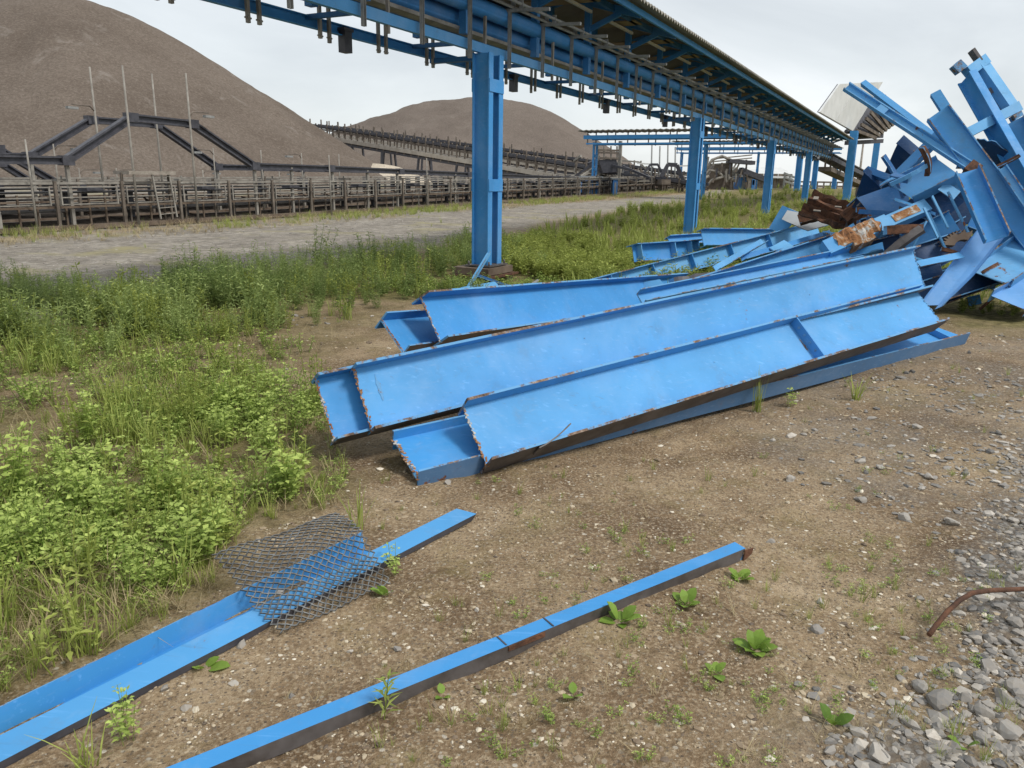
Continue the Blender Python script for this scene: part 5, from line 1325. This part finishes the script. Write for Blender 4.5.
def t_dock(nl, L, tint=.6):
    T = Tmpl()
    for k in range(nl):
        a = k * 2.4 + random.uniform(-.3, .3); el = random.uniform(.25, 1.1); LL = L * random.uniform(.55, 1.1)
        d = np.array([math.cos(a) * math.cos(el), math.sin(a) * math.cos(el), math.sin(el)]); sd = unit(np.cross(d, (0, 0, 1))); up = np.cross(sd, d)
        b0 = d * LL * .25; T.stem([np.zeros(3), b0], .005, .5); tt = random.gauss(tint, .14)
        prev = None
        for i, (t, w, z) in enumerate(((0, .04, 0), (.2, .30, .03), (.5, .38, .04), (.8, .26, -.02), (1, .02, -.12))):
            c = b0 + d * LL * t + up * LL * z; e = sd * LL * w; rib = c - up * LL * .035
            if prev is not None:
                T.quad(prev[0], prev[1], rib, c - e, tt - .04); T.quad(prev[1], prev[2], c + e, rib, tt + .05)
            prev = (c - e, rib, c + e)
    return T.arrays()
def t_sprig(h):
    T = Tmpl(); top = np.array([.02, .01, h]); T.stem([np.zeros(3), top * .5, top], .005, .3)
    for i in range(22):
        t = .15 + .85 * i / 22; a = i * 2.4; d = np.array([math.cos(a), math.sin(a), .75]); T.leaf(top * t, d, (0, 0, 1), .075 * (1.15 - .5 * t), .013, random.gauss(.5, .15), .25)
    return T.arrays()

class Mass:
    def __init__(s): s.v = []; s.f = []; s.t = []; s.n = 0
    def put(s, tm, x, y, z, sc, rz, dt=0.0, lean=0.0):
        v, f, t = tm; c, sn = math.cos(rz), math.sin(rz)
        w = np.empty_like(v); w[:, 0] = v[:, 0] * c - v[:, 1] * sn + lean * v[:, 2]; w[:, 1] = v[:, 0] * sn + v[:, 1] * c; w[:, 2] = v[:, 2]
        w *= sc; w += (x, y, z)
        s.v.append(w); s.f.append(f + s.n); s.t.append(t + dt); s.n += len(v)
    def build(s, name, mt, label):
        v = np.concatenate(s.v); f = np.concatenate(s.f); t = np.concatenate(s.t)
        me = fast_mesh(name, v, f); me.attributes.new('tint', 'FLOAT', 'POINT').data.foreach_set('value', np.clip(t, 0, 1).astype(np.float32))
        me.materials.append(M[mt]); o = bpy.data.objects.new(name, me); COL.objects.link(o); o['kind'] = 'stuff'; o['label'] = label
        return o
def tmesh(name, tm, mt):
    v, f, t = tm; me = fast_mesh(name, v, f); me.attributes.new('tint', 'FLOAT', 'POINT').data.foreach_set('value', np.clip(t, 0, 1).astype(np.float32)); me.materials.append(M[mt]); return me
U2 = 2 * PI
def gground(x, y):
    near = max(0, 1 - math.hypot(x, y) / 60)
    return float(gz(x, y)) + near * (0.05 * (float(fbm(x * 0.9, y * 0.9, 3)) - 0.47) + 0.035 * (float(fbm(x * 4, y * 4, 5, 3)) - 0.44)) - 0.005

# keep plants out of the blue steel lying about
_clear = [poly([(-80, 728), (-80, 850), (60, 812), (480, 530), (466, 498), (362, 536)]), poly([(100, 800), (250, 800), (760, 560), (740, 540)]),
          poly([(322, 445), (395, 445), (420, 492), (960, 348), (960, 300), (700, 292), (420, 345)])]
_pl = W(0, -.02, 0)
def is_clear(x, y): return math.hypot(x - _pl[0] - .12, y - _pl[1] + .75) > 1.25 and not any(inside(p, np.array(x), np.array(y)) for p in _clear)

def vegetation():
    alf = [t_alfalfa(random.uniform(.2, .36), random.randint(7, 12), random.uniform(.024, .034), .5) for _ in range(9)]
    low = [t_alfalfa(.13, 5, .020, .8) for _ in range(5)]
    tall = [t_tall(random.uniform(.45, .72), 11, .08, .3) for _ in range(8)]
    tallf = [t_tall(.5, 7, .13, .3) for _ in range(6)]
    tuft = [t_tuft(random.uniform(.16, .3), 16, .006) for _ in range(6)]
    field = [t_tuft(.42, 9, .022, .45, .4) for _ in range(6)]
    straw = [t_tuft(.16, 9, .004, 1.6, .9) for _ in range(5)]
    # bright leafy plants at the left, each a plant of its own
    meshes = [tmesh('leafy_weed', a, 'leaf_bright') for a in alf]
    pts = sample_view(2600, -40, 352, 392, 720)
    m = inside(Z_WEED, pts[:, 0], pts[:, 1]); pts = pts[m]
    dens = fbm(pts[:, 0] * 1.25, pts[:, 1] * 1.25, 61); keep = dens > 0.50
    pts = pts[keep]; got = []
    for x, y in pts:
        if not is_clear(x, y): continue
        if any((x - a) ** 2 + (y - b) ** 2 < .225 ** 2 for a, b in got): continue
        got.append((x, y))
    got.sort(key=lambda p: math.hypot(*p)); near = got[:150]
    proto = None
    for i, (x, y) in enumerate(near):
        me = meshes[i % len(meshes)]
        if proto is None: o = proto = bpy.data.objects.new('leafy_weed', me)
        else: o = proto.copy(); o.data = me
        COL.objects.link(o); o.location = (x, y, gground(x, y)); o.rotation_euler = (random.uniform(-.12, .12), random.uniform(-.12, .12), random.uniform(0, U2))
        s = random.uniform(.7, 1.3) * (1 if y > 2.6 else .85); o.scale = (s, s, s * random.uniform(.85, 1.1))
        tag(o, 'bright green leafy weed with small oval leaves growing left of the blue profiles', 'weed', 'leafy weeds left of the blue profiles')
    inn = lambda z, x, y: bool(inside(z, np.array(x), np.array(y)))
    A = Mass(); E = Mass()
    light = [t_tall(random.uniform(.28, .45), 6, .06, .3) for _ in range(6)]
    for x, y in got[150:]: A.put(random.choice(alf), x, y, gground(x, y), random.uniform(.6, 1), random.uniform(0, U2), random.uniform(-.1, .1))
    for x, y in sample_view(1900, -60, 350, 390, 745):
        if inn(Z_WEED, x, y) and is_clear(x, y):
            d = fbm(x * 1.25, y * 1.25, 61)
            if d > .54: A.put(random.choice(low), x, y, gground(x, y), random.uniform(.5, 1.3), random.uniform(0, U2), random.uniform(-.25, .1))
            elif random.random() < .2: A.put(random.choice(low), x, y, gground(x, y), random.uniform(.3, .8), random.uniform(0, U2), random.uniform(-.3, .0))
            if random.random() < .025: E.put(random.choice(light), x, y, gground(x, y), random.uniform(.5, 1.1), random.uniform(0, U2), random.uniform(0, .35))
    for x, y in sample_view(2000, -260, 460, 296, 445):
        if inn(Z_SPARSE, x, y) and is_clear(x, y):
            d = float(fbm(x * .8, y * .8, 63))
            if d > .34 + random.random() * .16: A.put(random.choice(low), x, y, gground(x, y), random.uniform(.5, 1.5) * (.5 + d), random.uniform(0, U2), random.uniform(-.35, .05))
            if d > .5 and random.random() < .16: E.put(random.choice(light), x, y, gground(x, y), random.uniform(.5, 1.0), random.uniform(0, U2), random.uniform(-.1, .3))
    for x, y in sample_view(420, 380, 1000, 345, 768):
        if is_clear(x, y) and fbm(x * 1.7, y * 1.7, 77) > .52: A.put(random.choice(low), x, y, gground(x, y), random.uniform(.16, .42), random.uniform(0, U2), random.uniform(-.4, -.05))
    for i in range(160):
        x, y = _pl[0] + random.uniform(-1.5, 1.7), _pl[1] - random.uniform(.55, 2.2)
        A.put(random.choice(low), x, y, gground(x, y), random.uniform(.9, 1.7), random.uniform(0, U2), random.uniform(-.3, .0))
    A.build('low_weeds', 'leaf_bright', 'low bright green weeds covering the ground at the left')
    # a taller belt of weeds along the track, thinning out at its edges
    B = Mass(); nb = 0
    for x, y in sample_view(3500, -260, 560, 226, 372):
        sd = float(sdist(Z_TALL, np.array([x]), np.array([y]))[0]); d = float(fbm(x * .45, y * .45, 66)); q = float(fbm(x * .9, y * .9, 65))
        if sd < -1.1 or not is_clear(x, y) or q < .36: continue
        if random.random() > ss(-1.1, .7, sd) ** 1.5: continue
        sc = random.uniform(.5, 1.15) * (.35 + 1.3 * d) * (.55 + .45 * float(ss(-1.0, .8, sd)))
        if random.random() < .75: B.put(random.choice(tall), x, y, gground(x, y), sc, random.uniform(0, U2), 1.1 * (float(fbm(x * .5, y * .5, 67)) - .48) + random.uniform(-.1, .1), random.uniform(-.15, .15))
        else: E.put(random.choice(light), x, y, gground(x, y), sc * 1.5, random.uniform(0, U2), random.uniform(-.1, .3), random.uniform(-.15, .15))
    B.build('tall_weeds', 'leaf_dark', 'belt of tall green weeds between the track and the dirt')
    E.build('slender_weeds', 'leaf_mid', 'slender light green weeds mixed among the others')
    # rank grass and weeds under and beyond the bridge
    C = Mass(); D = Mass(); D2 = Mass()
    for x, y in sample_view(8200, 490, 1300, 189.5, 332):
        if not inside(Z_FIELD, np.array(x), np.array(y)) or not is_clear(x, y): continue
        r = math.hypot(x, y); n = float(fbm(x * .3, y * .3, 68))
        front = x > 4.2 and y < 11.2
        if front and (random.random() < .45 or y < 8.9): continue
        wide = (1 + max(0, (r - 14)) * .022) * (.22 if front else 1)
        if n > .50 - .1 * (r < 18): C.put(random.choice(tallf), x, y, gground(x, y), random.uniform(.5, .85) * (.7 + .5 * n) * wide ** .5, random.uniform(0, U2), .9 * (n - .5), random.uniform(-.1, .1))
        else: D.put(random.choice(field), x, y, gground(x, y), random.uniform(.6, 1.05) * wide ** .6, random.uniform(0, U2), .8 * (n - .45), random.uniform(-.15, .15))
    C.build('meadow_weeds', 'leaf_mid', 'soft green weeds filling the meadow under the blue bridge')
    for x, y in sample_view(1500, -250, 560, 232, 480):
        if fbm(x * .9, y * .9, 75) > .5 and (inside(Z_TALL, np.array(x), np.array(y)) or inside(Z_WEED, np.array(x), np.array(y)) or inside(Z_SPARSE, np.array(x), np.array(y))) and is_clear(x, y):
            D.put(random.choice(tuft), x, y, gground(x, y), random.uniform(.6, 1.25), random.uniform(0, U2), random.uniform(-.2, .1))
    for x, y in sample_view(80, -60, 360, 400, 720):
        if inside(Z_WEED, np.array(x), np.array(y)) and is_clear(x, y): D.put(random.choice(tuft), x, y, gground(x, y), random.uniform(.5, 1.0), random.uniform(0, U2), random.uniform(-.1, .2))
    for x, y in sample_view(380, 380, 1024, 340, 768):
        if is_clear(x, y) and fbm(x * 2, y * 2, 71) > .5: D.put(random.choice(tuft), x, y, gground(x, y), random.uniform(.12, .34), random.uniform(0, U2), random.uniform(-.3, 0))
    for x, y in sample_view(260, -200, 700, 196, 275):
        if inside(Z_ROAD, np.array(x), np.array(y)) and fbm(x * .4, y * .4, 72) > .52: D.put(random.choice(tuft), x, y, gground(x, y), random.uniform(.5, .9), random.uniform(0, U2), .1)
    for i in range(2600):
        s_ = random.uniform(-8, 60); q = WG(s_, U1 + random.uniform(.3, 2.6) ** 1.0)
        if fbm(q[0] * .4, q[1] * .4, 73) > .45 or random.random() < .15: D.put(random.choice(tuft), q[0], q[1], q[2] - .01, random.uniform(.5, 1.3), random.uniform(0, U2), random.uniform(-.25, .15))
    D.build('grass', 'leaf_mid', 'loose green grass among the weeds')
    S = Mass()
    for i in range(2600):
        s_ = random.uniform(-8, 62); q = WG(s_, U1 + random.uniform(.1, 3.4))
        if fbm(q[0] * .35, q[1] * .35, 79) > .38: S.put(random.choice(straw), q[0], q[1], q[2] + .004, random.uniform(.8, 1.9), random.uniform(0, U2), random.uniform(-.1, .3))
    for x, y in sample_view(950, -80, 360, 385, 745):
        if inside(Z_WEED, np.array(x), np.array(y)) and is_clear(x, y): D2.put(random.choice(tuft), x, y, gground(x, y), random.uniform(.18, .5), random.uniform(0, U2), random.uniform(-.25, .15))
    D2.build('grass', 'leaf_mid', 'short thin grass between the leafy weeds')
    for x, y in sample_view(4200, -250, 1024, 296, 768):
        if not is_clear(x, y): continue
        sp = inside(Z_SPARSE, np.array(x), np.array(y)) or inside(Z_WEED, np.array(x), np.array(y))
        if sp or random.random() < .10: S.put(random.choice(straw), x, y, gground(x, y) + .004, random.uniform(.4, 1.2) * (.8 if sp else .4), random.uniform(0, U2), random.uniform(-.2, .2))
    S.build('dry_grass', 'straw', 'dead straw coloured grass lying between the weeds')
vegetation()

def lone(name, tm, mt, px, py, s, label, group=None, rz=None):
    p = G(px, py); me = tmesh(name, tm, mt); o = bpy.data.objects.new(name, me); COL.objects.link(o)
    o.location = (p[0], p[1], gground(p[0], p[1])); o.rotation_euler = (0, 0, random.uniform(0, U2) if rz is None else rz); o.scale = (s, s, s)
    return tag(o, label, 'plant', group)
GD = 'broad leaved seedlings on the dirt'
lone('dock_plant', t_dock(14, .115), 'leaf_broad', 755, 650, .56, 'largest broad leaved green plant standing alone in the dirt at the lower right', GD)
lone('dock_plant', t_dock(9, .11), 'leaf_broad', 741, 577, .5, 'broad leaved plant beside the torn tip of the lone profile', GD)
lone('dock_plant', t_dock(9, .12), 'leaf_broad', 686, 605, .55, 'broad leaved plant just right of the lone profile', GD)
lone('dock_plant', t_dock(8, .14), 'leaf_broad', 620, 622, .52, 'broad leaved plant touching the dark side of the lone profile', GD)
lone('dock_plant', t_dock(3, .15), 'leaf_broad', 573, 697, .45, 'small seedling with one upright pale leaf in the dirt below the lone profile', GD)
lone('dock_plant', t_dock(3, .10), 'leaf_broad', 443, 697, .5, 'tiny seedling under the near part of the lone profile', GD)
lone('dock_plant', t_dock(4, .09), 'leaf_broad', 715, 672, .55, 'flat straggling seedling left of the largest broad leaved plant', GD)
lone('dock_plant', t_dock(5, .12), 'leaf_broad', 202, 668, .6, 'broad leaved plant at the lower edge of the wide left profile', GD)
lone('dock_plant', t_dock(4, .12), 'leaf_broad', 386, 595, .55, 'small broad leaved plant by the front corner of the expanded metal', GD)
lone('dock_plant', t_dock(5, .16, .35), 'leaf_broad', 832, 727, .36, 'small dark seedling near the bottom stones', GD)
lone('dock_plant', t_dock(4, .12), 'leaf_broad', 965, 746, .4, 'seedling growing between the grey stones at the bottom right', GD)
lone('sprig', t_sprig(.20), 'leaf_mid', 384, 722, .8, 'slender upright sprig with narrow leaves in front of the lone profile')
lone('grass_tuft', t_tuft(.34, 14, .009, .35, .5, .62), 'leaf_mid', 358, 528, .8, 'upright clump of long grass behind the expanded metal', 'grass clumps on the dirt')
lone('grass_tuft', t_tuft(.5, 26, .007, .22, .25, .5), 'leaf_mid', 757, 412, .72, 'tall thin grass clump against the lower front girder', 'grass clumps on the dirt')
lone('grass_tuft', t_tuft(.3, 20, .012, .5, .6, .6), 'leaf_mid', 856, 398, .75, 'short soft grass clump on the dirt right of the tall thin one', 'grass clumps on the dirt')
lone('grass_tuft', t_tuft(.25, 20, .008, .7, .6, .6), 'leaf_mid', 88, 768, .7, 'spiky grass clump at the bottom left corner', 'grass clumps on the dirt')
lone('leafy_weed', t_alfalfa(.26, 6, .03), 'leaf_bright', 128, 742, .62, 'leafy weed alone on the near side of the wide left profile', 'leafy weeds near the lower left')
lone('leafy_weed', t_alfalfa(.2, 5, .026), 'leaf_bright', 790, 405, .9, 'low leafy weed beside the tall thin grass clump', 'leafy weeds near the lower left')
lone('leafy_weed', t_alfalfa(.16, 6, .022, .9), 'leaf_bright', 395, 572, .8, 'sprawling leafy weed at the right edge of the expanded metal', 'leafy weeds near the lower left')

# ------------------------------------------------------------------ stones
def rock_template(sub, seed):
    import bmesh
    bm = bmesh.new(); bmesh.ops.create_icosphere(bm, subdivisions=sub, radius=1); r = np.random.default_rng(seed)
    ax = r.normal(size=(7, 3)); ax /= np.linalg.norm(ax, axis=1)[:, None]; cut = r.uniform(.32, .72, 7)
    for v in bm.verts:
        c = np.array(v.co)
        for a, k in zip(ax, cut):
            d = c @ a
            if d > k: c = c - a * (d - k)
        c *= 1 + r.normal() * .05
        v.co = c
    v = np.array([v.co for v in bm.verts]); f = np.array([[x.index for x in q.verts] for q in bm.faces]); bm.free(); return v, f
R1 = [rock_template(1, i) for i in range(10)]; R2 = [rock_template(2, 40 + i) for i in range(8)]
def stone_mass(name, pts, sizes, mt, label, flat=.6, tb=0.0, td=.30):
    V = []; F = []; T = []; n0 = 0
    near = np.clip(1 - np.hypot(pts[:, 0], pts[:, 1]) / 60, 0, 1)
    Z = gz(pts[:, 0], pts[:, 1]) + near * (0.05 * (fbm(pts[:, 0] * .9, pts[:, 1] * .9, 3) - 0.47) + 0.035 * (fbm(pts[:, 0] * 4, pts[:, 1] * 4, 5, 3) - 0.44)) - .004
    pick = rng.integers(10, size=len(pts))
    for k in range(10):
        m = np.where(pick == k)[0]
        if not len(m): continue
        v, f = R1[k]; sz = sizes[m]; c = len(m)
        sc = sz[:, None] * rng.uniform(.65, 1.35, (c, 3)) * (1, 1, flat); a = rng.uniform(0, U2, c)
        w = v[None] * sc[:, None, :]; ca, sa = np.cos(a)[:, None], np.sin(a)[:, None]
        w = np.stack([w[:, :, 0] * ca - w[:, :, 1] * sa + pts[m, 0][:, None], w[:, :, 0] * sa + w[:, :, 1] * ca + pts[m, 1][:, None], w[:, :, 2] + (Z[m] + sz * flat * .25)[:, None]], 2)
        V.append(w.reshape(-1, 3)); F.append((f[None] + n0 + (np.arange(c) * len(v))[:, None, None]).reshape(-1, 3)); n0 += c * len(v)
        T.append(np.repeat(np.clip(rng.normal(.5 + tb, td, c), 0, 1), len(v)))
    me = fast_mesh(name, np.concatenate(V), np.concatenate(F)); me.attributes.new('tint', 'FLOAT', 'POINT').data.foreach_set('value', np.concatenate(T).astype(np.float32)); me.materials.append(M[mt]); me.polygons.foreach_set('use_smooth', np.zeros(len(me.polygons), bool))
    o = bpy.data.objects.new(name, me); COL.objects.link(o); o['kind'] = 'stuff'; o['label'] = label
def stones():
    pts = sample_view(75000, 40, 1150, 335, 800); k = ~inside(_clear[2], pts[:, 0], pts[:, 1]) & ~inside(Z_WEED, pts[:, 0], pts[:, 1]) & (fbm(pts[:, 0] * 1.6, pts[:, 1] * 1.6, 81) > .30); pts = pts[k]
    d = np.hypot(pts[:, 0], pts[:, 1]); stone_mass('pebbles', pts, np.clip(rng.lognormal(-5.75, .6, len(pts)), .0015, .018) * (.7 + .13 * d), 'pebble', 'small brown and pale pebbles scattered over the dirt')
    pts = sample_view(22000, 640, 1280, 325, 800); g = sdist(Z_GRAVEL, pts[:, 0], pts[:, 1]); pr = np.clip(.12 + g * .6, 0, .95) * ss(.25, .55, fbm(pts[:, 0] * 1.6, pts[:, 1] * 1.6, 91))
    pts = pts[(g > -.4) & (rng.uniform(size=len(pts)) < pr)]; d = np.hypot(pts[:, 0], pts[:, 1])
    stone_mass('gravel', pts, np.clip(rng.lognormal(-4.45, .45, len(pts)), .005, .035) * (.8 + .06 * d), 'crushed', 'grey crushed stone gravel along the right side', .6)
    pts = sample_view(900, -150, 440, 300, 420); k = inside(Z_SPARSE, pts[:, 0], pts[:, 1]) & (fbm(pts[:, 0], pts[:, 1], 83) > .5); pts = pts[k]
    stone_mass('gravel', pts, rng.lognormal(-3.9, .4, len(pts)), 'crushed', 'grey stones showing through the thin weeds at the left')
def road_stones():
    pts = sample_view(5000, -200, 700, 194, 300); k = inside(Z_ROAD, pts[:, 0], pts[:, 1]) & (fbm(pts[:, 0] * .5, pts[:, 1] * .5, 95) > .42); pts = pts[k]
    d = np.hypot(pts[:, 0], pts[:, 1]); stone_mass('gravel', pts, rng.lognormal(-4.2, .4, len(pts)) * (.6 + .035 * d), 'crushed', 'grey gravel strewn over the track', .6, .12)
def crushed_edge():
    pg = poly([(1024, 430), (985, 490), (962, 560), (970, 625), (905, 690), (865, 735), (850, 800), (1300, 820), (1300, 430)])
    pts = sample_view(12000, 820, 1300, 425, 810); g = sdist(pg, pts[:, 0], pts[:, 1]); pts = pts[(g > -.12) & (rng.uniform(size=len(pts)) < .22 + g * 2.2)]
    stone_mass('crushed_stone', pts, np.clip(rng.lognormal(-4.35, .42, len(pts)), .007, .032), 'crushed', 'loose grey crushed stone lying thickly at the lower right', .65)
stones(); road_stones(); crushed_edge()
def big_stones():
    lst = [(876, 757, 14, .8, 'largest pale grey boulder stone at the bottom edge'), (940, 706, 17, .35, 'largest dark grey broken stone at the lower right'), (985, 668, 12, .5, 0), (1012, 735, 15, .6, 0), (968, 700, 10, .5, 0), (953, 752, 11, .4, 0),
           (920, 690, 11, .6, 0), (895, 718, 6, .7, 0), (848, 718, 7, .6, 0), (985, 715, 11, .55, 0), (1002, 700, 12, .6, 0), (850, 752, 8, .5, 0), (830, 742, 8, .5, 0), (935, 730, 8, .5, 0), (980, 742, 9, .35, 0), (1018, 690, 12, .6, 0), (1000, 610, 8, .5, 0), (1015, 625, 9, .55, 0),
           (1008, 580, 7, .6, 0), (1018, 555, 8, .6, 0), (990, 640, 8, .5, 0), (1010, 655, 8, .5, 0), (905, 640, 5, .7, 0), (818, 630, 8, .45, 'lone blue grey stone on the bare dirt at the lower right'), (950, 525, 9, .75, 'pale flat slab of stone on the dirt above the bent rod'), (935, 575, 5, .5, 0),
           (242, 645, 8, .6, 'grey stone between the two left hand profiles, above the pale one'), (233, 683, 6, .85, 'pale stone near the two left hand profiles'), (245, 622, 6, .9, 'white stone beside the wide left profile'), (186, 710, 7, .7, 0), (165, 690, 6, .5, 0), (280, 594, 6, .95, 'small white stone near the expanded metal edge'), (397, 650, 6, .5, 0),
           (418, 477, 8, .55, 'grey stone at the cut end of the bottom girder'), (447, 484, 7, .6, 0), (350, 650, 4, .9, 0), (292, 693, 6, .3, 0), (476, 610, 5, .95, 0), (790, 480, 7, .7, 0), (860, 500, 7, .6, 0), (880, 470, 6, .7, 0), (905, 520, 8, .7, 0), (820, 600, 6, .7, 0), (930, 480, 7, .7, 0), (960, 560, 6, .7, 0), (770, 540, 7, .55, 0)]
    for i, (px, py, r, tint, lb) in enumerate(lst):
        p = G(px, py); dist = np.linalg.norm(p - cC); s = r * dist / FPX * .78
        v, f = R2[i % 8]; me = fast_mesh('stone', v * np.array([1.15, 1, .75]) * s, f)
        me.attributes.new('tint', 'FLOAT', 'POINT').data.foreach_set('value', np.full(len(v), tint, np.float32)); me.materials.append(M['crushed']); me.polygons.foreach_set('use_smooth', np.zeros(len(f), bool))
        o = bpy.data.objects.new('stone', me); COL.objects.link(o); o.location = (p[0], p[1], gground(p[0], p[1]) + s * .3); o.rotation_euler = (random.uniform(-.3, .3), random.uniform(-.3, .3), random.uniform(0, U2))
        tag(o, lb or 'medium grey broken stone lying among the gravel and dirt', 'stone', 'loose stones on the dirt')
big_stones()
for ob in list(COL.objects):
    if ob.type == 'MESH' and len(ob.data.polygons) < 3000 and 'kind' not in ob: outward(ob.data)
